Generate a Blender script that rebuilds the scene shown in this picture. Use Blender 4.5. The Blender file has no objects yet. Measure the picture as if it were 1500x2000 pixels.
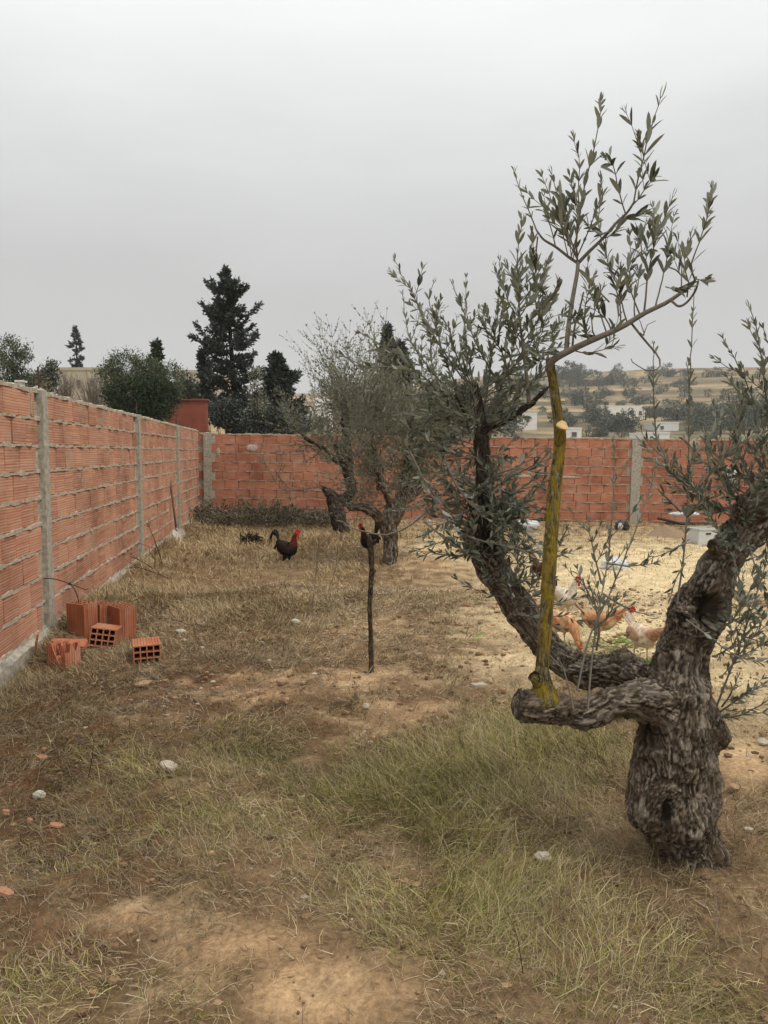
import bpy, math, random
import numpy as np
from mathutils import Vector, Matrix, Quaternion

S = bpy.context.scene
COL = S.collection
PI = math.pi
RNG = np.random.default_rng(7)
random.seed(11)

# ------------------------------------------------------------------ camera
EYE = 1.6
PITCH = math.radians(4.5)
FPX = 1500.0                      # focal length in pixels of the 1500 x 2000 photograph
cam_d = bpy.data.cameras.new('camera')
cam = bpy.data.objects.new('camera', cam_d)
COL.objects.link(cam)
cam.location = (0, 0, EYE)
cam.rotation_euler = (PI / 2 - PITCH, 0, 0)
cam_d.sensor_fit = 'VERTICAL'
cam_d.sensor_height = 36
cam_d.lens = 27
cam_d.clip_start = 0.05
cam_d.clip_end = 4000
S.camera = cam

# ------------------------------------------------------------------ sky (overcast) and sun
SUN_EL, SUN_AZ = 55, 122
W = bpy.data.worlds.new('World')
S.world = W
W.use_nodes = True
nt = W.node_tree
nt.nodes.clear()
o = nt.nodes.new('ShaderNodeOutputWorld')
bg = nt.nodes.new('ShaderNodeBackground')
bg.inputs['Strength'].default_value = 0.10
nt.links.new(bg.outputs[0], o.inputs[0])
sky = nt.nodes.new('ShaderNodeTexSky')
sky.sky_type = 'NISHITA'
sky.sun_disc = False
sky.sun_elevation = math.radians(SUN_EL)
sky.sun_rotation = math.radians(SUN_AZ)
sky.air_density = 1.0
sky.dust_density = 4.0
bw = nt.nodes.new('ShaderNodeRGBToBW')
nt.links.new(sky.outputs[0], bw.inputs[0])
tc = nt.nodes.new('ShaderNodeTexCoord')
sep = nt.nodes.new('ShaderNodeSeparateXYZ')
nt.links.new(tc.outputs['Generated'], sep.inputs[0])
nz = nt.nodes.new('ShaderNodeTexNoise')
nz.inputs['Scale'].default_value = 2.2
nz.inputs['Detail'].default_value = 5
mp = nt.nodes.new('ShaderNodeMapping')
mp.inputs['Scale'].default_value = (1, 1, 4.0)
nt.links.new(tc.outputs['Generated'], mp.inputs[0])
nt.links.new(mp.outputs[0], nz.inputs['Vector'])
ma = nt.nodes.new('ShaderNodeMath'); ma.operation = 'MULTIPLY_ADD'
ma.inputs[1].default_value = 0.17
nt.links.new(nz.outputs['Fac'], ma.inputs[0])
nt.links.new(sep.outputs['Z'], ma.inputs[2])
sb = nt.nodes.new('ShaderNodeMath'); sb.operation = 'SUBTRACT'; sb.inputs[1].default_value = 0.085
nt.links.new(ma.outputs[0], sb.inputs[0])
rp = nt.nodes.new('ShaderNodeValToRGB')
e = rp.color_ramp.elements
e[0].position = 0.0; e[0].color = (0.68, 0.68, 0.665, 1)
e[1].position = 1.0; e[1].color = (1.45, 1.46, 1.45, 1)
for p_, c_ in ((0.10, (0.64, 0.642, 0.63)), (0.20, (0.60, 0.603, 0.60)), (0.30, (0.69, 0.697, 0.695)), (0.40, (0.86, 0.872, 0.867)), (0.50, (0.98, 1.0, 0.993))):
    n_ = e.new(p_); n_.color = (*c_, 1)
nt.links.new(sb.outputs[0], rp.inputs[0])
sc_ = nt.nodes.new('ShaderNodeVectorMath'); sc_.operation = 'SCALE'
sc_.inputs['Scale'].default_value = 10.5
nt.links.new(rp.outputs[0], sc_.inputs[0])
mx = nt.nodes.new('ShaderNodeMixRGB')
mx.inputs[0].default_value = 0.94         # cloud cover
nt.links.new(bw.outputs[0], mx.inputs[1])
nt.links.new(sc_.outputs[0], mx.inputs[2])
nt.links.new(mx.outputs[0], bg.inputs['Color'])

sun_d = bpy.data.lights.new('sun', 'SUN')
sun_d.energy = 1.5
sun_d.angle = math.radians(11)
sun_d.color = (1.0, 0.91, 0.78)
sun = bpy.data.objects.new('sun', sun_d)
COL.objects.link(sun)
sun.location = (0, 0, 30)
_e, _a = math.radians(SUN_EL), math.radians(SUN_AZ)
sd = Vector((math.sin(_a) * math.cos(_e), math.cos(_a) * math.cos(_e), math.sin(_e)))   # towards the sun
sun.rotation_euler = sd.to_track_quat('Z', 'Y').to_euler()

S.view_settings.view_transform = 'Standard'
S.view_settings.look = 'None'
S.view_settings.exposure = 0.0
S.view_settings.gamma = 1.0
S.view_settings.use_curve_mapping = False
S.cycles.max_bounces = 6
S.cycles.transparent_max_bounces = 8

# ------------------------------------------------------------------ maths helpers
def ray(px, py):
    u = (px - 750) / FPX; v = (1000 - py) / FPX
    c, s = math.cos(PITCH), math.sin(PITCH)
    return np.array([u, c + v * s, -s + v * c])

def P(px, py, Y):
    d = ray(px, py)
    return np.array([0, 0, EYE]) + d * (Y / d[1])

def proj(pts):
    p = np.asarray(pts, float) - np.array([0, 0, EYE])
    c, s = math.cos(PITCH), math.sin(PITCH)
    f = p[..., 1] * c - p[..., 2] * s
    up = p[..., 1] * s + p[..., 2] * c
    f = np.where(f < 0.05, 0.05, f)
    return 750 + FPX * p[..., 0] / f, 1000 - FPX * up / f

def vnoise(p, seed=0):
    p = np.asarray(p, float)
    i = np.floor(p).astype(np.int64); f = p - i
    w = f * f * (3 - 2 * f)
    def h(dx, dy, dz):
        n = (i[..., 0] + dx) * 374761393 + (i[..., 1] + dy) * 668265263 + (i[..., 2] + dz) * 2147483647 + seed * 1274126177
        n = (n ^ (n >> 13)) * 1274126177 & 0x7fffffff
        n = (n ^ (n >> 16)) * 668265263 & 0x7fffffff
        return ((n ^ (n >> 11)) & 0xffff) / 65535.0
    x, y, z = w[..., 0], w[..., 1], w[..., 2]
    a = h(0, 0, 0) * (1 - x) + h(1, 0, 0) * x
    b = h(0, 1, 0) * (1 - x) + h(1, 1, 0) * x
    c = h(0, 0, 1) * (1 - x) + h(1, 0, 1) * x
    d = h(0, 1, 1) * (1 - x) + h(1, 1, 1) * x
    return (a * (1 - y) + b * y) * (1 - z) + (c * (1 - y) + d * y) * z

def pnoise(p, seed=0):
    """gradient noise, about 0..1"""
    p = np.asarray(p, float)
    i = np.floor(p).astype(np.int64); f = p - i
    w = f * f * f * (f * (f * 6 - 15) + 10)
    Gd = np.array([[1, 1, 0], [-1, 1, 0], [1, -1, 0], [-1, -1, 0], [1, 0, 1], [-1, 0, 1], [1, 0, -1], [-1, 0, -1], [0, 1, 1], [0, -1, 1], [0, 1, -1], [0, -1, -1]], float)
    def h(dx, dy, dz):
        n = (i[..., 0] + dx) * 374761393 + (i[..., 1] + dy) * 668265263 + (i[..., 2] + dz) * 2147483647 + seed * 1274126177
        n = (n ^ (n >> 13)) * 1274126177 & 0x7fffffff
        n = (n ^ (n >> 16)) * 668265263 & 0x7fffffff
        g = Gd[((n ^ (n >> 11)) & 0xffff) % 12]
        return g[..., 0] * (f[..., 0] - dx) + g[..., 1] * (f[..., 1] - dy) + g[..., 2] * (f[..., 2] - dz)
    x, y, z = w[..., 0], w[..., 1], w[..., 2]
    a = h(0, 0, 0) * (1 - x) + h(1, 0, 0) * x
    b = h(0, 1, 0) * (1 - x) + h(1, 1, 0) * x
    c = h(0, 0, 1) * (1 - x) + h(1, 0, 1) * x
    d = h(0, 1, 1) * (1 - x) + h(1, 1, 1) * x
    return np.clip(.5 + .62 * ((a * (1 - y) + b * y) * (1 - z) + (c * (1 - y) + d * y) * z), 0, 1)

def pfbm(p, oct=3, seed=0):
    p = np.asarray(p, float); r = 0; a = .5; t = 0
    for k in range(oct):
        r = r + a * pnoise(p * (2 ** k) + 9.7 * k, seed + k); t += a; a *= .5
    return r / t

def fbm(p, oct=4, seed=0):
    p = np.asarray(p, float); r = 0; a = 0.5; t = 0
    for k in range(oct):
        r = r + a * vnoise(p * (2 ** k) + 17.3 * k, seed + k); t += a; a *= 0.5
    return r / t

def n2(x, y, s, oct=3, seed=0):
    return fbm(np.stack([np.asarray(x) * s, np.asarray(y) * s, np.zeros_like(np.asarray(x, float)) + 0.37], -1), oct, seed) - 0.5

def sstep(a, b, x):
    t = np.clip((x - a) / (b - a), 0, 1)
    return t * t * (3 - 2 * t)

def blobs(px, py, lst):
    r = np.zeros_like(px)
    for (cx, cy, rx, ry, w) in lst:
        r = np.maximum(r, w * np.exp(-(((px - cx) / rx) ** 2 + ((py - cy) / ry) ** 2)))
    return r

# terrain of the yard and of the land beyond its walls
def Hy(x, y):
    x = np.asarray(x, float); y = np.asarray(y, float)
    h = -0.016 * np.clip(x + 1.0, 0, 12) * sstep(6, 18, y) - 0.08 * sstep(-1.5, -3.0, x) * sstep(7, 4.5, y)
    h = h + 0.18 * np.exp(-(((x - 0.9) / 1.5) ** 2 + ((y - 12.3) / 1.4) ** 2))
    h = h + 0.07 * np.exp(-(((x + 0.35) / 0.7) ** 2 + ((y - 5.0) / 0.45) ** 2))
    h = h - 0.05 * np.exp(-(((x + 1.1) / 0.6) ** 2 + ((y - 5.2) / 0.3) ** 2))
    h = h + 0.05 * np.exp(-(((x + 0.25) / 0.5) ** 2 + ((y - 2.35) / 0.35) ** 2))
    xw = -2.83 - 0.1337 * (y - 6.38)
    h = h + 0.035 * np.exp(-((x - 1.2) / .4) ** 2 - ((y - 2.9) / .35) ** 2) + 0.115 * np.exp(-(np.clip(x - xw, 0, 9) / .34) ** 2) * sstep(5.4, 6.6, y) * sstep(18.2, 17, y)
    h = h + 0.11 * n2(x, y, 0.9, 3, 3) + 0.045 * n2(x, y, 4.0, 3, 5) + 0.02 * n2(x, y, 16, 2, 9)
    return h

def G(px, py):
    d = ray(px, py); z = 0.0
    for _ in range(8):
        t = (z - EYE) / d[2]
        q = np.array([0, 0, EYE]) + d * t
        z = 0.5 * z + 0.5 * float(Hy(q[0], q[1]))
    return np.array([q[0], q[1], float(Hy(q[0], q[1]))])

_R = np.array([0, 19, 25, 35, 60, 100, 200, 300, 420, 470, 1500.])
_E_right = np.array([-0.4, -0.4, -0.6, -0.8, -0.6, 0.6, 9.6, 23.0, 43.0, 44, 44.])
_E_left = np.array([-0.1, 0.2, 1.6, 2.4, 5.2, 8.2, 13, 18, 22, 24, 24.])
_E_mid = np.array([-0.2, -0.1, 0.8, 1.4, 2.6, 5.0, 11, 19, 33, 35, 35.])
def Ho(x, y):
    x = np.asarray(x, float); y = np.asarray(y, float)
    r = np.sqrt(x * x + y * y)
    u = x / np.maximum(np.abs(y), 1.0)
    u = np.where(y < 0, np.sign(x) * 0.5, u)
    l, m, g = np.interp(r, _R, _E_left), np.interp(r, _R, _E_mid), np.interp(r, _R, _E_right)
    a = sstep(-0.30, -0.10, u); b = sstep(-0.05, 0.16, u)
    h = l * (1 - a) + m * a
    h = h * (1 - b) + g * b
    h = h + (n2(x, y, 0.02, 3, 21)) * 5.0 * sstep(60, 300, r) + n2(x, y, 0.12, 3, 22) * 0.8 * sstep(22, 60, r)
    return h

def at(px, py, Y):          # foot of something beyond the walls, on the terrain there
    q = P(px, py, Y)
    return np.array([q[0], q[1], float(Ho(q[0], q[1]))])

# ------------------------------------------------------------------ mesh helpers
class MB:
    def __init__(self):
        self.v = []; self.q = []; self.t = []; self.c = []; self.n = 0
    def add(self, V, Q=None, T=None, col=None):
        V = np.asarray(V, float).reshape(-1, 3)
        if Q is not None and len(Q): self.q.append(np.asarray(Q, np.int64).reshape(-1, 4) + self.n)
        if T is not None and len(T): self.t.append(np.asarray(T, np.int64).reshape(-1, 3) + self.n)
        if col is not None:
            c = np.asarray(col, float)
            if c.ndim == 1: c = np.tile(c, (len(V), 1))
            self.c.append(c)
        self.v.append(V); self.n += len(V)
    def box(self, c, s, rot=None, col=None):
        V = np.array([[x, y, z] for z in (-.5, .5) for y in (-.5, .5) for x in (-.5, .5)]) * np.asarray(s, float)
        if rot is not None: V = V @ np.asarray(rot).T
        self.add(V + np.asarray(c, float), [[0, 2, 3, 1], [4, 5, 7, 6], [0, 1, 5, 4], [2, 6, 7, 3], [0, 4, 6, 2], [1, 3, 7, 5]], None, col)
    def tube(self, pts, rad, n=8, cap=True, col=None, flat=1.0):
        pts = np.asarray(pts, float); m = len(pts)
        rad = np.broadcast_to(np.asarray(rad, float), (m,))
        t = np.gradient(pts, axis=0); t /= np.linalg.norm(t, axis=1)[:, None] + 1e-12
        ref = np.array([0, 0, 1.]) if abs(t[0][2]) < 0.9 else np.array([1., 0, 0])
        a = np.cross(t[0], ref); a /= np.linalg.norm(a)
        ang = np.arange(n) * 2 * PI / n
        V = []
        for k in range(m):
            a = a - t[k] * np.dot(a, t[k]); a /= np.linalg.norm(a) + 1e-12
            b = np.cross(t[k], a)
            V.append(pts[k] + rad[k] * (np.cos(ang)[:, None] * a + flat * np.sin(ang)[:, None] * b))
        V = np.concatenate(V)
        i = np.arange(n); j = (i + 1) % n
        Q = np.concatenate([np.stack([k * n + i, k * n + j, (k + 1) * n + j, (k + 1) * n + i], 1) for k in range(m - 1)])
        T = []
        if cap:
            V = np.concatenate([V, pts[:1], pts[-1:]])
            T = [[m * n, j_, i_] for i_, j_ in zip(i, j)] + [[m * n + 1, (m - 1) * n + i_, (m - 1) * n + j_] for i_, j_ in zip(i, j)]
        self.add(V, Q, T, col)
    def ball(self, c, r, nu=10, nv=7, col=None, rot=None):
        th = np.linspace(0, PI, nv + 1); ph = np.arange(nu) * 2 * PI / nu
        V = np.array([[math.sin(a) * math.cos(b), math.sin(a) * math.sin(b), math.cos(a)] for a in th for b in ph]) * np.asarray(r, float)
        if rot is not None: V = V @ np.asarray(rot).T
        Q = [[k * nu + i, (k + 1) * nu + i, (k + 1) * nu + (i + 1) % nu, k * nu + (i + 1) % nu] for k in range(nv) for i in range(nu)]
        self.add(V + np.asarray(c, float), Q, None, col)
    def mesh(self, name, mat=None, smooth=False):
        me = bpy.data.meshes.new(name)
        V = np.concatenate(self.v)
        Q = np.concatenate(self.q) if self.q else np.zeros((0, 4), np.int64)
        T = np.concatenate(self.t) if self.t else np.zeros((0, 3), np.int64)
        me.vertices.add(len(V)); me.vertices.foreach_set('co', V.astype(np.float32).ravel())
        L = np.concatenate([Q.ravel(), T.ravel()]).astype(np.int32)
        me.loops.add(len(L)); me.loops.foreach_set('vertex_index', L)
        st = np.concatenate([np.arange(len(Q)) * 4, len(Q) * 4 + np.arange(len(T)) * 3]).astype(np.int32)
        me.polygons.add(len(st)); me.polygons.foreach_set('loop_start', st)
        me.polygons.foreach_set('use_smooth', np.full(len(st), smooth, bool))
        me.update(calc_edges=True)
        if self.c:
            ca = me.attributes.new('col', 'FLOAT_COLOR', 'POINT')
            C = np.concatenate(self.c)
            if C.shape[1] == 3: C = np.concatenate([C, np.ones((len(C), 1))], 1)
            ca.data.foreach_set('color', C.astype(np.float32).ravel())
        if mat is not None: me.materials.append(mat)
        return me

def link(name, data, parent=None, loc=(0, 0, 0), rot=None):
    ob = bpy.data.objects.new(name, data)
    COL.objects.link(ob)
    ob.location = tuple(loc)
    if rot is not None: ob.rotation_euler = rot
    if parent is not None: ob.parent = parent
    return ob

def obj(name, mb, mat, parent=None, smooth=False, loc=(0, 0, 0), rot=None):
    return link(name, mb.mesh(name, mat, smooth), parent, loc, rot)

def tag(ob, label=None, cat=None, group=None, kind=None):
    if label: ob['label'] = label
    if cat: ob['category'] = cat
    if group: ob['group'] = group
    if kind: ob['kind'] = kind
    return ob

def thing(name, label, cat, loc=(0, 0, 0), rotz=0.0, group=None):
    return tag(link(name, None, None, loc, (0, 0, rotz)), label, cat, group)

def copy_tree(root):
    c = root.copy(); COL.objects.link(c)
    for ch in list(root.children):
        d = ch.copy(); COL.objects.link(d); d.parent = c
        for g in list(ch.children):
            f = g.copy(); COL.objects.link(f); f.parent = d
    return c

def smoothpath(pts, n):
    pts = np.asarray(pts, float)
    if len(pts) == 2:
        t = np.linspace(0, 1, n)[:, None]; return pts[0] * (1 - t) + pts[1] * t
    q = np.concatenate([[2 * pts[0] - pts[1]], pts, [2 * pts[-1] - pts[-2]]])
    out = []
    for s in np.linspace(0, len(pts) - 1 - 1e-6, n):
        k = int(s); t = s - k
        a, b, c, d = q[k], q[k + 1], q[k + 2], q[k + 3]
        out.append(0.5 * (2 * b + (c - a) * t + (2 * a - 5 * b + 4 * c - d) * t * t + (3 * b - a - 3 * c + d) * t ** 3))
    return np.array(out)

def unit(v):
    v = np.asarray(v, float); return v / (np.linalg.norm(v, axis=-1, keepdims=True) + 1e-12)

# leaf templates: length 1 along +Y, width along X, upper side +Z
def leaf_template(w=0.15, bend=0.12, fold=0.35):
    V = []
    for y, k in ((0.0, 0.14), (0.28, 0.82), (0.58, 1.0), (0.84, .62)):
        z = -bend * y * y
        V += [[-w * k, y, z + fold * w * k], [0, y, z], [w * k, y, z + fold * w * k]]
    V.append([0, 1, -bend])
    Q = [[0, 1, 4, 3], [1, 2, 5, 4], [3, 4, 7, 6], [4, 5, 8, 7], [6, 7, 10, 9], [7, 8, 11, 10]]
    T = [[9, 10, 12], [10, 11, 12]]
    return np.array(V), np.array(Q), np.array(T)
LEAF_BIG = leaf_template()
_w = 0.13
LEAF_SMALL = (np.array([[0, 0, 0], [-_w, .45, .03], [0, 1, -.06], [_w, .45, .03]]), np.zeros((0, 4), int), np.array([[0, 2, 1], [0, 3, 2]]))

def frames(dirs, nrm):
    y = unit(dirs); x = unit(np.cross(y, nrm)); z = np.cross(x, y)
    return np.stack([x, y, z], -1)        # columns

def scatter(mb, tmpl, pos, dirs, nrm, size, width=1.0, col=None):
    V, Q, T = tmpl
    R = frames(dirs, nrm); N = len(pos); k = len(V)
    size = np.broadcast_to(np.asarray(size, float), (N,))
    B = V[None] * size[:, None, None]
    B = B * np.array([width, 1, 1])
    X = np.einsum('nij,nkj->nki', R, B) + np.asarray(pos)[:, None, :]
    off = (np.arange(N) * k)[:, None, None]
    QQ = (Q[None] + off).reshape(-1, 4) if len(Q) else None
    TT = (T[None] + off).reshape(-1, 3) if len(T) else None
    c = None if col is None else np.repeat(np.asarray(col), k, axis=0)
    mb.add(X.reshape(-1, 3), QQ, TT, c)

# ------------------------------------------------------------------ materials
class NT:
    def __init__(self, name, rough=0.9, spec=0.2):
        self.m = bpy.data.materials.new(name); self.m.use_nodes = True
        self.t = self.m.node_tree
        self.b = self.t.nodes['Principled BSDF']
        self.b.inputs['Roughness'].default_value = rough
        self.b.inputs['Specular IOR Level'].default_value = spec
    def n(self, ty, **kw):
        x = self.t.nodes.new(ty)
        for k, v in kw.items(): setattr(x, k, v)
        return x
    def l(self, a, b): self.t.links.new(a, b)
    def coord(self, kind='Object', scale=(1, 1, 1), rot=(0, 0, 0)):
        c = self.n('ShaderNodeTexCoord'); m = self.n('ShaderNodeMapping')
        m.inputs['Scale'].default_value = scale; m.inputs['Rotation'].default_value = rot
        self.l(c.outputs[kind], m.inputs[0]); return m.outputs[0]
    def attr(self, name, out='Color'):
        a = self.n('ShaderNodeAttribute'); a.attribute_name = name; return a.outputs[out]
    def noise(self, vec, scale, detail=4, rough=0.55, dist=0.0):
        x = self.n('ShaderNodeTexNoise')
        x.inputs['Scale'].default_value = scale; x.inputs['Detail'].default_value = detail
        x.inputs['Roughness'].default_value = rough; x.inputs['Distortion'].default_value = dist
        if vec is not None: self.l(vec, x.inputs['Vector'])
        return x.outputs['Fac']
    def voro(self, vec, scale, feature='F1'):
        x = self.n('ShaderNodeTexVoronoi', feature=feature); x.inputs['Scale'].default_value = scale
        self.l(vec, x.inputs['Vector']); return x.outputs['Distance']
    def ramp(self, fac, stops):
        r = self.n('ShaderNodeValToRGB'); e = r.color_ramp.elements
        while len(e) < len(stops): e.new(0.5)
        for k, (p, c) in enumerate(stops):
            e[k].position = p; e[k].color = (*c, 1) if len(c) == 3 else c
        self.l(fac, r.inputs[0]); return r.outputs[0]
    def mix(self, fac, a, b, mode='MIX'):
        x = self.n('ShaderNodeMixRGB', blend_type=mode)
        for s, v in ((x.inputs[0], fac), (x.inputs[1], a), (x.inputs[2], b)):
            if isinstance(v, (int, float)): s.default_value = v
            elif isinstance(v, tuple): s.default_value = (*v, 1)
            else: self.l(v, s)
        return x.outputs[0]
    def math(self, op, a, b=0.0, c=0.0):
        x = self.n('ShaderNodeMath', operation=op)
        for s, v in zip(x.inputs, (a, b, c)):
            if isinstance(v, (int, float)): s.default_value = v
            else: self.l(v, s)
        return x.outputs[0]
    def bump(self, h, strength=0.5, dist=0.01):
        x = self.n('ShaderNodeBump'); x.inputs['Strength'].default_value = strength; x.inputs['Distance'].default_value = dist
        self.l(h, x.inputs['Height']); self.l(x.outputs[0], self.b.inputs['Normal'])
    def col(self, c):
        if isinstance(c, tuple): self.b.inputs['Base Color'].default_value = (*c, 1)
        else: self.l(c, self.b.inputs['Base Color'])
        return self

def simple(name, c, rough=0.85, var=0.25, scale=30, bump=0.2, spec=0.2):
    k = NT(name, rough, spec); v = k.coord()
    n = k.noise(v, scale, 5)
    k.col(k.mix(1.0, c, k.ramp(n, [(0.25, (1 - var,) * 3), (0.75, (1 + var,) * 3)]), 'MULTIPLY'))
    if bump: k.bump(n, bump, 0.01)
    return k.m

def vcol(name, rough=0.85, spec=0.15, var=0.2, scale=60, trans=0.0):
    k = NT(name, rough, spec)
    c = k.attr('col'); n = k.noise(k.coord(), scale, 3)
    k.col(k.mix(1.0, c, k.ramp(n, [(0.25, (1 - var,) * 3), (0.75, (1 + var,) * 3)]), 'MULTIPLY'))
    return k.m

def brick_mat(name, a, b, pale, axis='Z'):
    k = NT(name, 0.88, 0.15)
    oi = k.n('ShaderNodeObjectInfo'); ge = k.n('ShaderNodeNewGeometry')
    rnd = k.math('FRACT', k.math('ADD', oi.outputs['Random'], ge.outputs['Random Per Island']))
    v = k.coord('Object')
    sp = k.n('ShaderNodeSeparateXYZ'); k.l(v, sp.inputs[0])
    z = sp.outputs['Z'] if axis == 'Z' else k.math('ADD', sp.outputs['X'], sp.outputs['Y' if axis == 'XY' else 'Z'])
    # extruded clay: fine horizontal combing marks
    st = k.n('ShaderNodeCombineXYZ')
    k.l(k.math('MULTIPLY', z, 70.0), st.inputs[2]); k.l(k.math('MULTIPLY', sp.outputs['X' if axis == 'Z' else ('Z' if axis == 'XY' else 'Y')], 1.2), st.inputs[0])
    k.l(k.math('MULTIPLY', rnd, 37.0), st.inputs[1])
    s1 = k.noise(st.outputs[0], 1.0, 3, 0.6)
    groove = k.math('PINGPONG', k.math('MULTIPLY', z, 48.0), 0.5)
    gr = k.math('SMOOTH_MIN', groove, 0.22, 0.1)
    blot = k.noise(v, 9.0, 5, 0.6)
    stain = k.noise(ge.outputs['Position'], 1.4, 5, 0.62); dust = k.noise(ge.outputs['Position'], 3.1, 6, 0.7)
    base = k.mix(rnd, a, b)
    base = k.mix(k.ramp(s1, [(0.40, (0, 0, 0)), (0.70, (0.85,) * 3)]), base, pale)
    base = k.mix(k.ramp(blot, [(0.48, (0, 0, 0)), (0.85, (0.55,) * 3)]), base, (0.42, 0.30, 0.23))
    dk = k.ramp(gr, [(0.0, (0.45,) * 3), (0.2, (1.0,) * 3)])
    base = k.mix(0.9, base, k.mix(1.0, base, dk, 'MULTIPLY'))
    base = k.mix(1.0, base, k.ramp(stain, [(0.32, (.70, .66, .64)), (0.5, (1, 1, 1)), (0.7, (1.18, 1.18, 1.16))]), 'MULTIPLY')
    base = k.mix(k.ramp(dust, [(0.52, (0, 0, 0)), (0.74, (.55,) * 3)]), base, (0.50, 0.38, 0.29))
    k.col(base)
    k.bump(k.math('ADD', gr, k.math('MULTIPLY', s1, 0.3)), 0.6, 0.006)
    return k.m

def bark_mat(name, lo, mid, hi, lichen=None, amount=0.0, attr='bark'):
    k = NT(name, 0.92, 0.15)
    v = k.attr(attr, 'Vector')
    a = k.noise(v, 60, 6, 0.65, 0.4)
    b = k.voro(v, 90, 'DISTANCE_TO_EDGE')
    c = k.noise(v, 9, 4, 0.6)
    g = k.attr('furrow', 'Fac')
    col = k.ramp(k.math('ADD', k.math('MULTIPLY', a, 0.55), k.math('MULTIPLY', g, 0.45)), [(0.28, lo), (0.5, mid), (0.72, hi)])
    col = k.mix(k.ramp(c, [(0.45, (0, 0, 0)), (0.66, (0.8,) * 3)]), col, (mid[0] * .72, mid[1] * 0.62, mid[2] * 0.54))
    if hi[0] > .25:
        pg = k.noise(v, 14, 5, 0.65, 0.6)
        col = k.mix(k.ramp(pg, [(0.54, (0, 0, 0)), (0.70, (0.55,) * 3)]), col, (0.30, 0.265, 0.225))
    if lichen:
        ln = k.noise(v, 32, 5, 0.7)
        col = k.mix(k.ramp(ln, [(0.58 - amount, (0, 0, 0)), (0.72 - amount, (1, 1, 1))]), col, lichen)
        sp = k.noise(v, 130, 3, 0.6)
        col = k.mix(k.ramp(sp, [(0.60, (0, 0, 0)), (0.68, (0.8,) * 3)]), col, (0.05, 0.04, 0.02))
    k.col(col)
    k.bump(k.math('ADD', a, k.math('MULTIPLY', b, 0.8)), 0.9, 0.008)
    return k.m

def leaf_mat(name, top, under, var=0.35, glow=0.0):
    k = NT(name, 0.55, 0.3)
    ge = k.n('ShaderNodeNewGeometry'); oi = k.n('ShaderNodeObjectInfo')
    rnd = k.math('FRACT', k.math('ADD', oi.outputs['Random'], ge.outputs['Random Per Island']))
    t = k.mix(rnd, tuple(c * (1 - var) for c in top), tuple(c * (1 + var) for c in top))
    u = k.mix(rnd, tuple(c * (1 - var * .6) for c in under), tuple(c * (1 + var * .6) for c in under))
    c = k.mix(ge.outputs['Backfacing'], t, u)
    k.col(c)
    if glow:
        tr = k.n('ShaderNodeBsdfTranslucent'); k.l(k.mix(1.0, c, (1.08, 1.12, .85), 'MULTIPLY'), tr.inputs['Color'])
        ms = k.n('ShaderNodeMixShader'); ms.inputs[0].default_value = glow
        k.l(k.b.outputs[0], ms.inputs[1]); k.l(tr.outputs[0], ms.inputs[2])
        k.l(ms.outputs[0], k.t.nodes['Material Output'].inputs['Surface'])
    return k.m

M = {}
M['brick_left'] = brick_mat('clay_brick_dusty', (0.41, 0.175, 0.108), (0.55, 0.255, 0.160), (0.67, 0.41, 0.285))
M['brick_rear'] = brick_mat('clay_brick_red', (0.35, 0.118, 0.066), (0.48, 0.175, 0.100), (0.57, 0.29, 0.185))
M['brick_loose'] = brick_mat('clay_brick_loose', (0.36, 0.115, 0.058), (0.44, 0.15, 0.08), (0.52, 0.23, 0.13), 'XY')
M['brick_lying'] = brick_mat('clay_brick_lying', (0.40, 0.14, 0.070), (0.48, 0.18, 0.09), (0.56, 0.27, 0.15), 'XZ')
M['mortar'] = simple('mortar', (0.43, 0.375, 0.295), 0.95, 0.40, 30, 0.9)
M['mortar_rear'] = simple('reddish_mortar', (0.40, 0.30, 0.22), 0.95, 0.35, 30, 0.6)
M['concrete'] = simple('concrete', (0.38, 0.35, 0.29), 0.92, 0.38, 22, 0.9)
M['rust'] = simple('rusty_iron', (0.07, 0.045, 0.035), 0.8, 0.3, 40)
M['bark'] = bark_mat('olive_bark', (0.022, 0.017, 0.012), (0.128, 0.102, 0.077), (0.34, 0.295, 0.235), (0.30, 0.20, 0.03), -0.16)
M['bark_lichen'] = bark_mat('lichened_bark', (0.05, 0.04, 0.02), (0.12, 0.095, 0.05), (0.24, 0.21, 0.15), (0.240, 0.172, 0.018), 0.15)
M['bark_dark'] = bark_mat('dark_bark', (0.018, 0.014, 0.011), (0.055, 0.045, 0.036), (0.13, 0.11, 0.09), (0.10, 0.085, 0.02), -0.08)
M['cut_dark'] = simple('old_sawn_wood', (0.055, 0.042, 0.033), 0.95, 0.4, 60, 0.5)
M['cut_pale'] = simple('fresh_sawn_wood', (0.62, 0.43, 0.22), 0.85, 0.15, 40)
M['smear'] = simple('pinkish_smear', (0.52, 0.41, 0.35), 0.9, 0.25, 30)
M['twig'] = simple('olive_twig', (0.190, 0.170, 0.140), 0.9, 0.3, 40)
M['leaf'] = leaf_mat('olive_leaf', (0.100, 0.112, 0.080), (0.31, 0.325, 0.272), .40, .15)
M['leaf_far'] = leaf_mat('olive_leaf_grey', (0.120, 0.128, 0.086), (0.27, 0.275, 0.205), .45, .15)
M['conifer'] = leaf_mat('conifer_needles', (0.056, 0.067, 0.056), (0.066, 0.078, 0.064))
M['bush_dark'] = leaf_mat('dark_bush_leaf', (0.028, 0.046, 0.014), (0.035, 0.052, 0.02))
M['bush_light'] = leaf_mat('light_bush_leaf', (0.080, 0.105, 0.050), (0.12, 0.14, 0.08))
M['brush'] = leaf_mat('dry_brush_leaf', (0.095, 0.085, 0.050), (0.16, 0.14, 0.085))
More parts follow.
